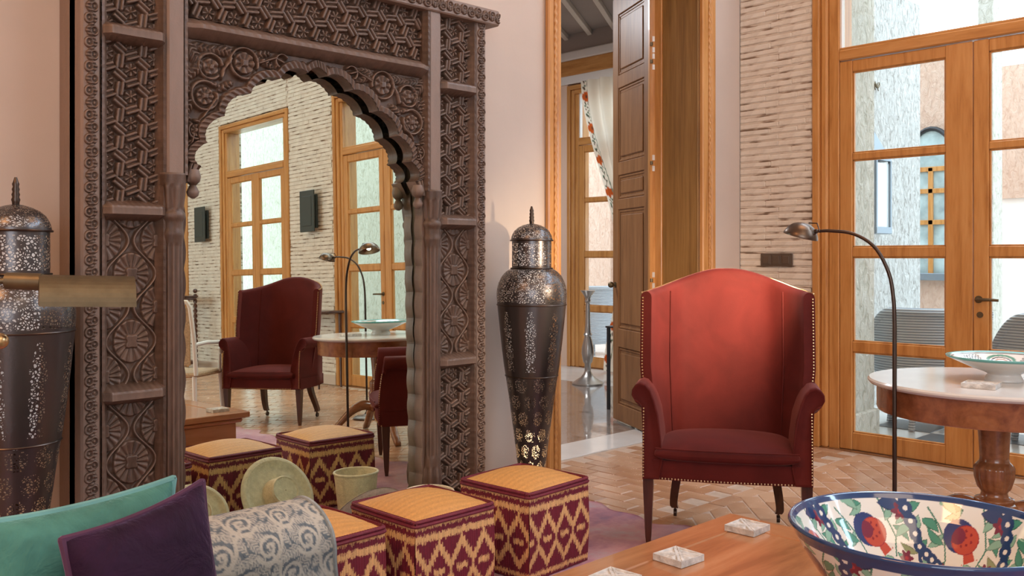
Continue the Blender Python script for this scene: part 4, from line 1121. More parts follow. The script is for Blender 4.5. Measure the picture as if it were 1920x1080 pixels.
# ================================================================== PAINTED BOWL
def bowl():
    n, mi, mo = 900, 210, 170
    white = np.array([.72, .725, .69]); blue = np.array([.018, .05, .15]); navy = np.array([.015, .03, .11]); red = np.array([.46, .07, .045]); dred = np.array([.22, .02, .03]); plum = np.array([.16, .02, .05]); green = np.array([.06, .26, .19]); lg = np.array([.22, .42, .33]); olive = np.array([.25, .30, .16])
    Ro = .338
    po = np.array([(.10, 0), (.105, .012), (.10, .02), (.16, .045), (.22, .085), (.275, .135), (.315, .185), (.338, .222), (.346, .232)])
    pi = np.array([(.341, .238), (.334, .236), (.326, .226), (.30, .185), (.26, .135), (.21, .09), (.15, .055), (.08, .034), (.002, .03)])
    def dens(p, m):
        d = np.r_[0, np.cumsum(np.hypot(*np.diff(p, axis=0).T))]; t = np.linspace(0, d[-1], m); return np.stack([np.interp(t, d, p[:, 0]), np.interp(t, d, p[:, 1])], 1), t
    th = np.linspace(0, 2 * math.pi, n, endpoint=False)
    V = []; C_ = []
    for P, m, inside in ((po, mo, 0), (pi, mi, 1)):
        Q, t = dens(P, m); t = t if inside else t[-1] - t        # distance from the rim
        TH_, T_ = np.meshgrid(th, t); Rr = np.repeat(Q[:, 0][:, None], n, 1)
        sN = 7; cell = 2 * math.pi / sN
        ph = (TH_ + (.2 if inside else .5)) / cell; k = np.floor(ph); a = (ph - k - .5) * cell * .30       # metric offset at a mid radius
        b = T_ - (.118 if inside else .105)
        c = np.tile(white, (*TH_.shape, 1))
        flip = np.where(k % 2 == 0, 1., -1.)
        def leaf(x0, y0, L, ang, colr, w_=.34):
            ca, sa = math.cos(ang), math.sin(ang); x = (a - x0) * ca + (b - y0) * sa; y = -(a - x0) * sa + (b - y0) * ca
            L = L * 1.22; s_ = x / L; wv = L * w_ * 1.15 * np.sin(np.pi * np.clip(s_, 0, 1)) * (1 - .35 * s_); hit = (s_ > 0) & (s_ < 1) & (np.abs(y - .12 * L * np.sin(s_ * 3)) < wv * .55)
            c[hit] = colr; c[hit & (np.abs(np.abs(y - .12 * L * np.sin(s_ * 3)) - wv * .5) < .0014)] = np.array(colr) * .5
        def dot(x0, y0, r, colr): c[np.hypot(a - x0, b - y0) < r] = colr
        def stem(pts, w_, colr): c[seg_dist(a, b, pts) < w_] = colr
        stem([(-.02, -.095), (-.035, -.05), (-.055, 0), (-.045, .05)], .0022, green * .7); stem([(.12, -.08), (.09, -.04), (.07, .0), (.06, .05)], .0022, green * .7)
        for x0, y0, L, g, cc in ((-.05, -.03, .05, 2.4, green), (-.055, .0, .055, 3.6, lg), (-.05, .04, .05, 2.2, green), (.075, -.02, .05, .7, lg), (.07, .01, .055, -.7, green), (.06, .05, .05, .9, green), (.03, -.085, .045, .5, lg), (.03, -.085, .045, -.3, green), (-.09, -.075, .045, .9, lg), (-.12, .04, .05, -.5, olive), (.115, .055, .045, 2.0, lg), (-.02, .075, .06, .3, green), (.0, .075, .05, 2.9, lg)): leaf(x0, y0, L, g, cc)
        for x0, y0, L, g, cc in ((-.13, -.09, .05, .2, green), (-.125, -.06, .045, 1.1, lg), (.14, -.05, .05, 2.6, green), (.145, .03, .045, 1.9, lg), (.09, -.10, .045, 2.5, lg), (-.07, .09, .05, 2.6, green), (.05, .095, .045, .2, lg), (-.13, .08, .05, 1.6, green), (.0, .05, .045, 2.4, lg), (-.03, -.04, .04, 3.9, lg), (.12, .0, .05, .6, green), (-.145, .02, .045, -.9, green)): leaf(x0, y0, L, g, cc, .42)
        for x0, y0, L, g in ((-.015, -.085, .06, 2.9), (.055, -.06, .055, 1.9), (.02, .09, .06, 1.2), (-.09, .085, .055, .4)): leaf(x0, y0, L, g, blue, .5)
        for x0, y0, r in ((-.07, -.105, .007), (.085, -.095, .006), (-.01, .055, .006), (.11, .015, .006), (-.105, .0, .006)): dot(x0, y0, r, lg)
        # small plum flowers
        for fx, fy in ((-.075, -.065), (.075, .078), (-.08, .055)):
            r = np.hypot(a - fx, b - fy); t_ = np.arctan2(b - fy, a - fx); c[r < .024 * (.80 + .20 * np.cos(6 * t_))] = plum; c[r < .006] = dred * 1.6
        # chain of blue links running aslant
        for (x0, y0, x1, y1) in ((-.155, .10, -.085, -.09), (.04, .10, .15, .02)):
            nl = 6
            stem([(x0, y0), (x1, y1)], .0125, blue)
            for q in range(nl): 
                f = (q + .5) / nl; dot(x0 + (x1 - x0) * f, y0 + (y1 - y0) * f, .0185, blue)
            for q in range(nl):
                f = (q + .5) / nl; dot(x0 + (x1 - x0) * f, y0 + (y1 - y0) * f, .0066, white)
        # pomegranate
        px, py = .012, -.012; ang = .5
        x = (a - px) * math.cos(ang) + (b - py) * math.sin(ang); y = -(a - px) * math.sin(ang) + (b - py) * math.cos(ang)
        c[np.hypot(x - .014, y + .016) < .043] = navy * 1.5
        body = np.hypot(x, y * 1.05) < .040; c[body] = red; crown = (y > .028) & (y < .062) & (np.abs(x) < .010 + .5 * (y - .028) * (.7 + .3 * np.cos(x * 500))); c[crown] = red
        for dx, dy in ((-.015, .01), (.0, .012), (.015, .01), (-.02, -.008), (-.004, -.006), (.012, -.006), (-.01, -.022), (.006, -.022)): c[np.hypot(x - dx, y - dy) < .0036] = dred
        c[(np.hypot(x, y * 1.05) < .040) & (np.hypot(x, y * 1.05) > .0375)] = dred * 1.3
        hl = (np.hypot(x - .016, y + .018) < .022) & body; c[hl] = plum * 1.1
        if inside: c[T_ < .022] = blue
        else: c[T_ < .028] = blue; c[(T_ > .16)] = white
        V.append(np.stack([Rr * np.cos(TH_), Rr * np.sin(TH_), np.repeat(Q[:, 1][:, None], n, 1)], -1).reshape(-1, 3)); C_.append(c.reshape(-1, 3))
    V = np.concatenate(V)
    return V, gridfaces(mi + mo, n, True).tolist() + [list(range(n))], np.concatenate(C_)
V, Fc, Cc = bowl()
bw_ = mesh_obj('painted_bowl', V, Fc, M_bowl, None, True, cols=Cc, recalc=False); bw_.location = (-3.54, -2.714, TZ); bw_.rotation_euler = (0, 0, R(35)); bw_.scale = (.88, .88, 1.1)
tag(bw_, 'large ceramic bowl painted with red pomegranates and a blue rim', 'bowl')

# ================================================================== ARC READING LAMPS
def arc_lamp(label, loc, rz, lit):
    """base at the origin, arm reaching out along local +x"""
    root = thing('arc_floor_lamp', label, 'floor lamp', loc, rz, 'bronze arc floor lamps')
    MB().lathe([(.115, 0), (.118, .008), (.105, .02), (.05, .028), (.022, .04), (.012, .06)], 40).build('base', M_head, root, True)
    pts = [(0, 0, .03), (0, 0, .5), (0, 0, .95)] + catmull([(0, 0, .98), (.004, 0, 1.08), (.022, 0, 1.185), (.075, 0, 1.285), (.155, 0, 1.338), (.245, 0, 1.352), (.30, 0, 1.352)], 28).tolist()
    MB().tube(pts, [.0085] * 3 + [.0082 - .002 * i / 27 for i in range(28)], 10).build('pole', M_iron, root, True)
    hx = .372; tilt = R(-16)
    head = MB(); V = []; n = 32; prof = [(.070, 0), (.071, .004), (.066, .018), (.057, .034), (.043, .048), (.026, .056), (.010, .059), (.002, .060)]
    head.lathe(prof + [(.001, .056), (.024, .052), (.041, .044), (.055, .031), (.063, .017), (.067, .001), (.070, 0)], n, caps=False)
    ho = head.build('lamp_head', M_head, root, True); ho.location = (hx, 0, 1.330); ho.rotation_euler = (0, tilt, 0)
    MB().tube([(.302 + .0, 0, 1.352), (.325, 0, 1.350), (.345, 0, 1.345)], .009, 10).build('swivel', M_iron, root, True)
    MB().tube([(-.055, .018, .02), (-.075, .016, .045), (-.055, .012, .072), (-.02, .006, .064)], .0028, 6).build('wire_guard', M_iron, ho, True)
    b = MB().ball((0, 0, .024), .014, 14, 8).build('bulb', M_bulb if lit else M_white, ho, True)
    if lit:
        d = bpy.data.lights.new('lamp_light', 'SPOT'); d.energy = 105; d.color = (1, .76, .52); d.spot_size = R(92); d.spot_blend = .9; d.shadow_soft_size = .03
        lo = bpy.data.objects.new('lamp_light', d); col.objects.link(lo); lo.parent = root; lo.location = (hx + .012, 0, 1.322)
        lo.rotation_euler = Vector((.50, -.27, -.20)).to_track_quat('-Z', 'Y').to_euler()
    return root
arc_lamp('bronze arc floor lamp lit above the wing chair, beside the round table', (-2.13, -2.03, .006), math.atan2(.38, -.06), True)
arc_lamp('bronze arc floor lamp with dark head, seen in the mirror behind the table', (-1.23, -3.09, 0), math.atan2(-.44, -.19), False)

# ================================================================== SOFA, CUSHIONS
def scrolls(u, v):
    """acanthus scrollwork, 0..1, metric coordinates"""
    pu, pv = .21, .26; h = np.zeros(u.shape)
    for oy, sx in ((0, 1), (.5, -1)):
        vv = ((v / pv + oy) % 1.0 - .5) * pv; uu = (((u + (.5 * pu if oy else 0)) / pu) % 1.0 - .5) * pu * sx
        sp_ = [(.062 * (1 - i / 34) ** .8 * math.cos(.6 + i * .36) + .012, .062 * (1 - i / 34) ** .8 * math.sin(.6 + i * .36)) for i in range(32)]
        d = seg_dist(uu, vv, sp_); h = np.maximum(h, smoothstep(.0085, .006, d))
        st = [(-.10, -.10), (-.06, -.05), (-.055, .01), (-.02, .06), (.03, .068)]
        h = np.maximum(h, smoothstep(.009, .006, seg_dist(uu, vv, st)))
        for lx, ly, ll, an in ((-.075, -.03, .045, 2.3), (-.06, .03, .05, 2.0), (-.03, .075, .045, 1.2), (.05, .08, .05, .3), (.08, .03, .045, -.4), (.085, -.03, .05, -1.0), (-.03, -.08, .05, -.6), (.03, -.085, .045, -.2), (.0, .0, .03, .8)):
            c, s_ = math.cos(an), math.sin(an); a_ = (uu - lx) * c + (vv - ly) * s_; b_ = -(uu - lx) * s_ + (vv - ly) * c
            q = (a_ / ll) ** 2 + (b_ / (ll * .40)) ** 2; h = np.maximum(h, np.where(q < 1, .55 + .45 * np.cos(a_ * 420 + np.abs(b_) * 300), 0))
    return h
ground = np.array([.105, .13, .15]); motif = np.array([.42, .40, .345])
def damask(P, uv):
    h = scrolls(uv[..., 0] / .62, uv[..., 1] / .62)[..., None]; n_ = rng.normal(0, .04, h.shape); return np.clip(ground * (1 - h) + motif * h + n_ * .4, 0, 1)
M_sofa = plain('grey_damask_plain', (.24, .26, .26), .85, 200, .2, var=.35, vscale=26)
sofa = thing('sofa', 'sofa in grey blue scroll damask, its rolled arm showing in the left foreground', 'sofa', (0, 0, 0))
def sofa_arm(yc, sgn):
    prof = catmull([(-.085, .16), (-.085, .42), (-.088, .50), (-.100, .545), (-.085, .592), (-.03, .612), (.035, .600), (.082, .56), (.092, .51), (.080, .45), (.076, .30), (.076, .08)], 170)
    d = np.r_[0, np.cumsum(np.hypot(*np.diff(prof, axis=0).T))]; xs = np.linspace(-5.20, -4.355, 240)
    X = np.repeat(xs[None, :], len(prof), 0)
    lean = .05 * smoothstep(-4.6, -4.375, X) * ((prof[:, 1][:, None] - .35) / .3)           # the front end rakes back towards the top
    V = np.stack([X - lean, yc + sgn * np.repeat(prof[:, 0][:, None], 240, 1), np.repeat(prof[:, 1][:, None], 240, 1)], -1)
    uv = np.stack([X, np.repeat(d[:, None], 240, 1)], -1)
    o = mesh_obj('arm', V.reshape(-1, 3), gridfaces(len(prof), 240).tolist(), M_floral, sofa, True, cols=damask(V, uv), recalc=False)
    # front facing
    pf = V[:, -1, :]; cap = [tuple(p) for p in pf]; mesh_obj('arm_facing', cap, [list(range(len(cap)))], M_sofa, o)
    MB().tube([tuple(p) for p in pf[20:160:3]], .006, 6).build('arm_piping', M_sofa, o, True)
sofa_arm(-1.465, -1)
V = []
MB().box(-5.22, -4.42, -3.3, -1.57, .10, .30, b=.03).build('base', M_sofa, sofa)
for k in range(2): MB().box(-5.14, -4.40, -2.43 + .86 * k - .85, -2.43 + .86 * k - .005, .302, .425, b=.035).build('seat_cushion', M_sofa, sofa, True)
MB().box(-5.36, -5.15, -3.3, -1.42, .10, .665, b=.05).build('backrest', M_sofa, sofa, True)
for x in (-5.28, -4.5):
    for y in (-3.22, -1.5): MB().lathe([(.018, .006), (.03, .10)], 12, (x, y)).build('foot', M_darkw, sofa, True)
def cushion(name, label, C4, t, mat, pmat, group):
    TLc, TRc, BRc, BLc = [np.array(c) for c in C4]
    n = 46; u = np.linspace(-1, 1, n); u = np.sign(u) * np.abs(np.sin(u * math.pi / 2)) ** .95; U, W_ = np.meshgrid(u, u)
    pinch = 1 - .075 * (1 - U ** 2) * np.abs(W_) ** 4 ; pinch2 = 1 - .075 * (1 - W_ ** 2) * np.abs(U) ** 4
    a = (1 + U * pinch2) / 2; b = (1 + W_ * pinch) / 2
    Pm = (BLc * ((1 - a) * (1 - b))[..., None] + BRc * (a * (1 - b))[..., None] + TRc * (a * b)[..., None] + TLc * ((1 - a) * b)[..., None])
    nr = np.cross(TRc - TLc, BLc - TLc); nr /= np.linalg.norm(nr)
    e = ((1 - U ** 4) * (1 - W_ ** 4)) ** .55; wr = (.006 * np.sin(U * 7 + W_ * 4) + .005 * np.sin(W_ * 13 - U * 6) + .008 * np.sin(U * 11 + 1) * smoothstep(.2, 1, W_)) * e
    V = np.concatenate([(Pm + nr * (t * e + wr)[..., None]).reshape(-1, 3), (Pm - nr * (t * e)[..., None]).reshape(-1, 3)])
    root = thing(name, label, 'cushion', tuple(Pm.reshape(-1, 3).mean(0) * [1, 1, 0] + [0, 0, .43]), 0, group); org = np.array(root.location)
    mesh_obj('cover', V - org, gridfaces(n, n).tolist() + gridfaces(n, n, off=n * n).tolist(), mat, root, True)
    bd = [Pm[0, i] for i in range(n)] + [Pm[i, n - 1] for i in range(1, n)] + [Pm[n - 1, i] for i in range(n - 2, -1, -1)] + [Pm[i, 0] for i in range(n - 2, 0, -1)]; bd.append(bd[0])
    MB().tube([tuple(p - org) for p in bd], .0075, 7, False).build('piping', pmat, root, True)
    return root
cushion('velvet_cushion', 'teal velvet cushion with piped edge behind the purple cushion', [(-5.251, -1.694, .764), (-4.868, -1.693, .786), (-4.88, -1.728, .45), (-5.237, -1.712, .45)], .062, M_teal, M_tealp, 'cushions on the sofa')
cushion('velvet_cushion', 'purple velvet cushion with a pointed corner in the foreground', [(-5.154, -1.891, .761), (-4.875, -1.840, .806), (-4.853, -1.925, .45), (-5.145, -1.975, .45)], .055, M_purple, M_purplep, 'cushions on the sofa')
cushion('linen_cushion', 'cream linen cushion peeking out behind the teal cushion', [(-5.12, -1.605, .703), (-4.889, -1.590, .740), (-4.89, -1.600, .45), (-5.127, -1.62, .45)], .016, M_cream, M_cream, 'cushions on the sofa')

# ================================================================== BRASS READING LAMP (left edge)
rl = thing('reading_lamp', 'brass pharmacy reading lamp with half cylinder shade at the left edge', 'floor lamp', (-5.116, -1.204, 0))
MB().lathe([(.11, .006), (.11, .018), (.03, .03), (.014, .05)], 32).build('base', M_abrass, rl, True)
MB().lathe([(.009, .03), (.009, 1.21)], 14).build('pole', M_abrass, rl, True)
MB().lathe([(.014, 1.02), (.018, 1.03), (.018, 1.09), (.014, 1.10)], 16).build('collar', M_abrass, rl, True)
kn = MB().ball((.040, -.034, 1.058), .019, 16, 10); kn.tube([(.0, 0, 1.058), (.030, -.026, 1.058)], .006, 8); kn.build('knob', M_brass, rl, True)
MB().tube([(0, 0, 1.196), (.05, -.022, 1.196), (.10, -.062, 1.194)], .0075, 10).tube([(.056, -.026, 1.196), (.118, -.072, 1.193)], .020, 16).build('arm', M_abrass, rl, True)
a = np.array([.112, -.070]); b = np.array([.311, -.125]); L = np.linalg.norm(b - a); dr = (b - a) / L; pp_ = np.array([dr[1], -dr[0]])
V = []; n = 20
for layer, r in ((0, .050), (1, .048)):
    for t in (0, L):
        for k in range(n + 1):
            th = math.pi * k / n; q = a + dr * t + pp_ * r * math.cos(th); V.append((q[0], q[1], 1.138 + r * 1.45 * math.sin(th) - .03 * t))
F = gridfaces(2, n + 1).tolist() + gridfaces(2, n + 1, off=2 * (n + 1)).tolist()
for t in (0, n + 1): F += [[t + k for k in range(n + 1)]]
mesh_obj('shade', V, F, M_abrass, rl, False, recalc=False)

# ================================================================== STRAW HATS AND BASKET
def hat(label, loc, rot, rb=.19, rc=.085, hc=.10):
    root = thing('straw_hat', label, 'hat', loc, 0, 'straw hats behind the poufs'); root.rotation_euler = rot
    pr = []
    for i in range(17):
        r = rb - (rb - rc) * i / 16; pr.append((r, .004 + .010 * math.sin(i * .6) * (1 - i / 16) + .0012 * (i % 2)))
    MB().lathe(pr + [(rc, .0)] + [(rb - (rb - rc) * i / 8, 0.0) for i in range(7, -1, -1)], 56, caps=False).build('brim', M_straw, root, True)
    cr = [(rc, .004)]
    for i in range(1, 22):
        t = i / 21; cr.append((rc * (1 - .25 * t) if t < .6 else rc * .85 * math.cos((t - .6) / .4 * math.pi / 2) + .002, hc * min(1, t / .72) - (.0 if t < .72 else .004) + .0012 * (i % 2)))
    MB().lathe(cr, 48, caps=False).build('crown', M_straw, root, True)
    return root
hat('round straw hat leaning against the middle pouf, its crown turned to the mirror', (-3.54, -.50, .172), (R(-62), 0, R(-4)), .185, .08, .075)
hat('pale straw hat leaning behind the pouf next to the sofa, turned to the mirror', (-3.93, -.52, .143), (R(-60), 0, R(12)), .15, .07, .08)
bk = thing('straw_basket', 'small open straw basket standing between the poufs and the mirror', 'basket', (-3.16, -.43, .006))
MB().lathe([(.082, 0), (.088, .04), (.095, .12), (.104, .215), (.104, .222), (.099, .222), (.090, .12), (.078, .01)], 48).build('body', M_straw, bk, True)
MB().tube([(.104 * math.cos(2 * math.pi * k / 40), .104 * math.sin(2 * math.pi * k / 40), .222) for k in range(41)], .006, 8, False).build('braided_rim', M_straw, bk, True)

# ================================================================== WALL SCONCES AND SWITCHES
def sconce(label, y):
    root = thing('wall_sconce', label, 'wall lamp', (0, y, 1.95), 0, 'dark box sconces on the brick wall')
    MB().box(-.03, .0, -.08, .08, -.19, .19, b=.004).build('back_box', M_greenbox, root)
    MB().box(-.10, -.085, -.15, .15, -.235, .235, b=.004).build('shield', M_greenbox, root)
    MB().box(-.105, -.098, -.10, .10, -.17, .17, b=.003).build('shield_panel', M_greenbox, root)
    for z in (-.12, .12): MB().tube([(-.02, 0, z), (-.09, 0, z)], .008, 8).build('spacer', M_iron, root)
sconce('dark green box sconce between the two glazed doors in the mirror', -5.82)
sconce('dark green box sconce left of the glazed door in the mirror', -8.52)
sw = thing('light_switch', 'brown triple light switch plate on the brick wall behind the wing chair', 'light switch', (-.004, -.296, 1.234))
MB().box(-.012, 0, -.122, .122, -.045, .045, b=.004).build('plate', plain('switch_bronze', (.10, .07, .05), .45), sw)
for k in (-1, 0, 1):
    fr = MB().box(-.016, -.010, -.034 + k * .074, .034 + k * .074, -.034, .034, b=.002).build('rocker_frame', MATS['switch_bronze'], sw)
    MB().box(-.019, -.014, -.024 + k * .074, .024 + k * .074, -.026, .026, b=.002).build('rocker', MATS['switch_bronze'], fr)

# ================================================================== MIRRORED FURNITURE: cane chair, twisted stand, side table
cc = thing('cane_chair', 'white painted cane armchair showing at the left edge of the mirror', 'chair', (-2.40, -4.0, .007), R(55))
M_wpaint = plain('white_paint', (.74, .70, .64), .4); M_cane = plain('woven_cane', (.46, .30, .16), .6, 140, .8, var=.3, vscale=90)
V = []
MB().box(-.24, .24, -.24, .22, .40, .44, b=.012).build('seat', M_cane, cc)
bk2 = MB().box(-.20, .20, .215, .225, .50, .96, b=.003).build('cane_back', M_cane, cc)
bf = MB(); bf.tube([(-.24, .21, .42), (-.235, .225, .7), (-.22, .25, .95), (-.20, .26, 1.0), (0, .265, 1.015), (.20, .26, 1.0), (.22, .25, .95), (.235, .225, .7), (.24, .21, .42)], .018, 8); bf.build('back_frame', M_wpaint, cc, True)
for s in (-1, 1):
    MB().tube([(s * .235, .22, .66), (s * .245, .05, .67), (s * .25, -.14, .66), (s * .25, -.20, .63), (s * .25, -.20, .58), (s * .25, -.16, .57), (s * .25, -.15, .61)], .016, 8).build('scroll_arm', M_wpaint, cc, True)
    MB().tube([(s * .24, -.16, .42), (s * .25, -.15, .56)], .014, 8).build('arm_post', M_wpaint, cc, True)
    for y in (-.21, .20): MB().tube([(s * .22, y, .42), (s * .225, y * 1.03, .2), (s * .23, y * 1.1, 0)], [.02, .017, .012], 8).build('leg', M_wpaint, cc, True)
ts = thing('twisted_stand', 'dark barley twist wooden rack against the brick wall in the mirror', 'stand', (-.38, -8.55, 0))
def twist(x, y, z0, z1):
    V = []; n = 14; m = 120
    for i in range(m):
        z = z0 + (z1 - z0) * i / (m - 1); ph = z * 48
        for k in range(n):
            th = 2 * math.pi * k / n; r = .020 + .007 * math.cos(2 * (th - ph)); V.append((x + r * math.cos(th), y + r * math.sin(th), z))
    return V, gridfaces(m, n, True).tolist() + [list(range(n)), [(m - 1) * n + i for i in range(n)]]
for x in (-.14, .14):
    for y in (-.30, .18): mesh_obj('twist_post', *twist(x, y, .06, 1.02), M_darkw, ts, True); MB().ball((x, y, 1.06), .03, 12, 8).lathe([(.025, 0), (.03, .03), (.02, .07)], 12, (x, y)).build('post_finial', M_darkw, ts, True)
for z in (.12, .96):
    for x in (-.14, .14): MB().box(x - .018, x + .018, -.30, .18, z - .02, z + .02, b=.005).build('rail', M_darkw, ts)
    for y in (-.30, .18): MB().box(-.14, .14, y - .018, y + .018, z - .02, z + .02, b=.005).build('rail', M_darkw, ts)
MB().box(-.17, .17, -.33, .21, .98, 1.0, b=.004).build('top', M_darkw, ts)
st = thing('side_table', 'slim dark wooden wall table beside the wing chair in the mirror', 'table', (-.22, -5.75, 0))
MB().box(-.15, .19, -.30, .55, .80, .83, b=.006).build('top', M_darkw, st)
for x in (-.12, .16):
    for y in (-.26, .51): MB().tube([(x, y, .80), (x, y, .4), (x, y, 0)], [.02, .016, .011], 8).build('leg', M_darkw, st)

# ================================================================== ROOM BEYOND: curtain, candlestick, console
def curtain():
    nu, nv = 150, 170; s = np.linspace(0, 1, nu); t = np.linspace(0, 1, nv); S_, T_ = np.meshgrid(s, t)   # s: 0 free edge, t: 0 top
    ztop, zbot = 3.215, .02
    zz = ztop + (zbot - ztop) * T_
    free = 3.285 - .545 * smoothstep(.0, .66, T_) ** .9 + .20 * smoothstep(.66, 1, T_); fix = 2.30
    Y = free + (fix - free) * S_
    amp = .035 * (1 - .4 * T_); X = 2.00 + amp * np.sin(S_ * 34 + .7 * np.sin(T_ * 3)) * smoothstep(.0, .12, S_) - .02 * T_
    V = np.stack([X, Y, zz], -1)
    cream = np.array([.86, .79, .66]); orange = np.array([.55, .10, .015]); green = np.array([.05, .12, .06]); brown = np.array([.12, .05, .03])
    c = np.tile(cream, (nv, nu, 1)); w_ = S_ * np.abs(fix - free); d = T_ * 3.2
    band = w_ < .105
    ph = (d / .36) % 1.0; cx = w_ - .055; b = (ph - .5) * .36
    sun = (np.hypot(cx, (b - .0)) < .055) & band; c[sun] = orange; c[(np.hypot(cx, b) < .016)] = brown
    vine = (np.abs(cx - .030 * np.sin(d * 62)) < .009) & ~sun & band & (np.abs(b) > .065); c[vine] = green
    vine2 = (np.abs(cx + .028 * np.sin(d * 80 + 1)) < .006) & ~sun & band & (np.abs(b) > .065); c[vine2] = brown
    c[(w_ > .100) & (w_ < .106)] = green * .8 + cream * .2
    c[np.hypot(cx, b) < .016] = brown
    return V.reshape(-1, 3), gridfaces(nv, nu).tolist(), c.reshape(-1, 3)
V, Fc, Cc = curtain()
tag(mesh_obj('curtain', V, Fc, M_curt, None, True, cols=Cc, recalc=False), 'cream curtain with embroidered orange flower border in the room beyond', 'curtain')
cs = thing('candlestick', 'tall silver turned floor candlestick in the room beyond the doorway', 'candlestick', (1.178, 2.462, 0))
MB().lathe([(.155, .003), (.155, .015), (.13, .03), (.07, .07), (.045, .10), (.032, .13)], 32).build('base', M_silver, cs, True)
MB().lathe([(.032, .13), (.030, .2), (.045, .22), (.062, .30), (.060, .36), (.040, .44), (.030, .47), (.044, .49), (.030, .51), (.024, .60), (.021, .80)], 28, caps=False).build('stem', M_silver, cs, True)
MB().lathe([(.021, .80), (.03, .82), (.024, .84), (.035, .87), (.060, .905), (.075, .925), (.02, .925)], 28).build('cup', M_silver, cs, True)
kt = thing('console_table', 'thin black table half hidden behind the open panelled door', 'table', (.32, 1.18, 0))
MB().box(-.18, .18, -.18, .18, .672, .688, b=.003).build('top', M_black, kt)
for x in (-.16, .16):
    for y in (-.16, .16): MB().box(x - .012, x + .012, y - .012, y + .012, 0, .672, b=.002).build('leg', M_black, kt)

# ================================================================== TERRACE THINGS
def wicker_chair(label, loc, rz, group='grey wicker armchairs on the terrace'):
    root = thing('wicker_armchair', label, 'armchair', loc, rz, group)
    # barrel back and arms in one woven shell, open to local -y
    th = np.linspace(R(-25), R(205), 70); V = []; NZ = 24
    for i, t in enumerate(th):
        hgt = .60 + .25 * smoothstep(-.35, .55, math.sin(t)); 
        for k in range(NZ):
            z = .16 + (hgt - .16) * k / (NZ - 1); r = .30 + .10 * (k / (NZ - 1)) ** 1.3 
            V.append((r * 1.02 * math.cos(t), r * .92 * math.sin(t), float(z)))
    o = mesh_obj('woven_shell', V, gridfaces(70, NZ).tolist(), M_wicker, root, True, recalc=False); sm = o.modifiers.new('thickness', 'SOLIDIFY'); sm.thickness = .03
    MB().tube([(.415 * math.cos(t), .375 * math.sin(t), .60 + .25 * float(smoothstep(-.35, .55, math.sin(t)))) for t in th], .035, 10).build('rolled_rim', M_wicker, root, True)
    MB().lathe([(.29, .12), (.31, .16), (.31, .36), (.28, .38)], 36).build('seat_drum', M_wicker, root, True)
    for a_ in (45, 135, 225, 315): MB().tube([(.27 * math.cos(R(a_)), .27 * math.sin(R(a_)), .14), (.29 * math.cos(R(a_)), .29 * math.sin(R(a_)), -.027)], .025, 8).build('leg', M_wicker, root, True)
    return root
wicker_chair('grey wicker armchair on the terrace behind the left glazed leaf', (1.42, -.74, 0), R(135))
wicker_chair('grey wicker armchair on the terrace behind the right glazed leaf', (1.34, -1.66, 0), R(135))
wicker_chair('pale wicker armchair on the far terrace beyond the candlestick', (3.55, 4.55, 0), R(160), 'wicker armchairs on the far terrace')
def small_cushion(label, c, s, rz, fn):
    N = 60; u = np.linspace(-1, 1, N); U, W_ = np.meshgrid(u, u); e = ((1 - U ** 4) * (1 - W_ ** 4)) ** .5
    cols = fn(U, W_); V = np.concatenate([np.stack([U * s, -.05 * e, W_ * s + s], -1).reshape(-1, 3), np.stack([U * s, .05 * e, W_ * s + s], -1).reshape(-1, 3)])
    o = mesh_obj('patterned_cushion', V, gridfaces(N, N).tolist() + gridfaces(N, N, off=N * N).tolist(), vcol('cushion_' + str(len(MATS)), .85), None, True, cols=np.concatenate([cols.reshape(-1, 3)] * 2)); o.location = c; o.rotation_euler = (R(-8), 0, rz)
    return tag(o, label, 'cushion', 'terrace cushions')
def diamonds(U, W_):
    d = np.abs(((U * 2.5) % 1) - .5) * 2 + np.abs(((W_ * 2.5) % 1) - .5) * 2; k = (np.floor(d * 4.0) % 2)[..., None]
    return np.array([.13, .19, .26]) * (1 - k) + np.array([.66, .68, .68]) * k
def stripes(U, W_): 
    k = (np.floor(U * 6) % 2)[..., None]; return np.array([.58, .48, .22]) * (1 - k) + np.array([.70, .68, .62]) * k
small_cushion('blue and white diamond pattern cushion on the right wicker armchair', (1.21, -1.79, .385), .27, R(135), diamonds)
small_cushion('yellow striped cushion showing over the left wicker armchair', (1.30, -.86, .385), .235, R(135), stripes)
ln = thing('wall_lantern', 'pointed glass wall lantern on the white stucco wall outside', 'wall lamp', (1.98, 0, 1.45), 0)
M_zinc = plain('zinc', (.22, .27, .31), .4, metal=.4); M_lglass = plain('lantern_glass', (.70, .76, .78), .12)
MB().box(-.13, .13, -.14, -.004, .06, .60, b=.0).build('glass_body', M_lglass, ln)
for x in (-.135, .135):
    for y in (-.145, -.01): MB().box(x - .012, x + .012, y - .012, y + .012, .03, .62).build('corner_bar', M_zinc, ln)
MB().box(-.15, .15, -.16, -.003, .0, .06, b=.006).build('bottom_tray', M_zinc, ln)
MB().add([(-.15, -.16, .62), (.15, -.16, .62), (.15, -.003, .62), (-.15, -.003, .62), (-.12, -.04, 1.0), (-.11, -.02, 1.0)], [(0, 1, 2, 3), (0, 1, 4), (1, 2, 5, 4), (2, 3, 5), (3, 0, 4, 5)]).build('pointed_hood', M_zinc, ln)
aw = thing('arched_window', 'arched timber window in the pink wall far outside', 'window', (6.4, 1.19, 0))
M_skyglass = plain('far_window_glass', (.40, .50, .50), .1, var=.35, vscale=4)
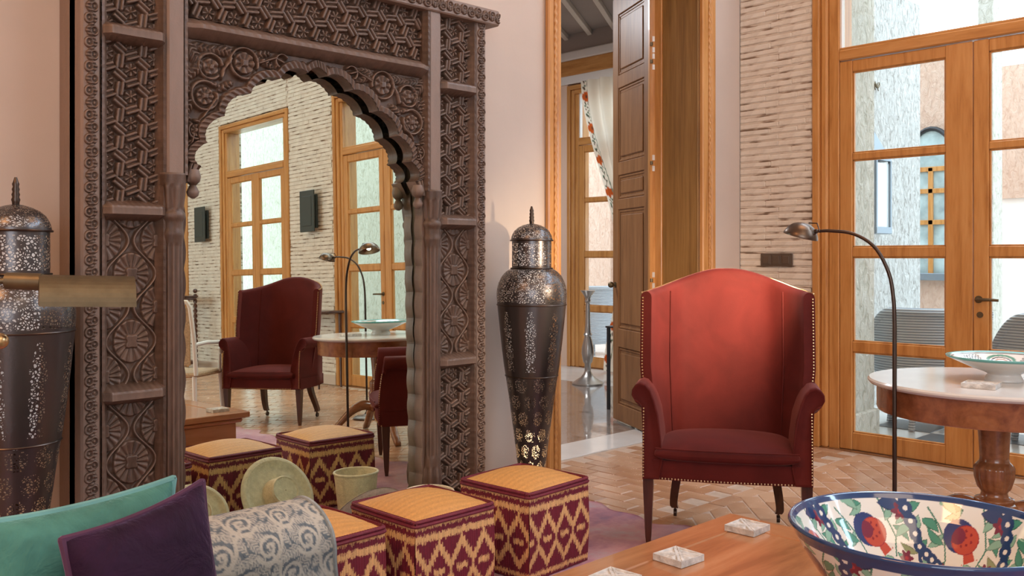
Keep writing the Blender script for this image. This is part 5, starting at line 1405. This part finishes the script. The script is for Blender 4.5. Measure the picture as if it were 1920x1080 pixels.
pts = [(-.32, 1.02), (-.32, 2.35)] + [(.32 * -math.cos(math.pi * k / 16), 2.35 + .55 * math.sin(math.pi * k / 16)) for k in range(17)] + [(.32, 1.02)]
MB().extrude(pts, -.03, .0, 'x').build('glass', M_skyglass, aw)
MB().tube([(-.04, p[0], p[1]) for p in pts[1:-1]], .03, 8).build('arch_rim', M_black, aw, True)
for y in (-.32, 0, .32): MB().box(-.06, -.028, y - .03, y + .03, 1.02, 2.4, b=.004).build('mullion', M_honey, aw)
for z in (1.7, 2.1, 2.38): MB().box(-.06, -.028, -.32, .32, z - .03, z + .03, b=.004).build('glazing_bar', M_honey, aw)
MB().box(-.10, .0, -.36, .36, .96, 1.05, b=.006).build('window_sill', M_zinc, aw)

gk = thing('wall_ornament', 'small curled metal gecko ornament high on the stucco wall outside', 'ornament', (2.13, -.004, 2.74))
m = MB(); m.tube([(-.07, -.012, .01), (-.03, -.014, .02), (.0, -.014, .0), (.03, -.014, -.01), (.07, -.012, .012), (.075, -.010, .04)], [.006, .011, .013, .012, .008, .003], 8); m.build('body', M_abrass, gk, True)
for x, s_ in ((-.03, 1), (-.03, -1), (.03, 1), (.03, -1)): MB().tube([(x, -.012, .0), (x + .012, -.012, s_ * .03), (x + .03, -.008, s_ * .035)], .004, 6).build('leg', M_abrass, gk, True)
# frames added around the two daylight fill lamps: rear windows inferred, clerestory made up
for nm, yc, zc, ww, hh, xx in (('added_window_1', -8.6, 2.3, 6.0, 2.6, -9.44), ('added_window_2', -5.2, 4.3, 8.5, .8, -.02)):
    wr_ = structure(empty(nm, (xx, yc, zc)))
    for a_, b_, c_, d_ in ((-ww / 2 - .08, -ww / 2, -hh / 2 - .08, hh / 2 + .08), (ww / 2, ww / 2 + .08, -hh / 2 - .08, hh / 2 + .08), (-ww / 2, ww / 2, -hh / 2 - .08, -hh / 2), (-ww / 2, ww / 2, hh / 2, hh / 2 + .08)):
        bx('added_window_frame', M_honey, (-.04, .04, a_, b_, c_, d_), wr_, .004)
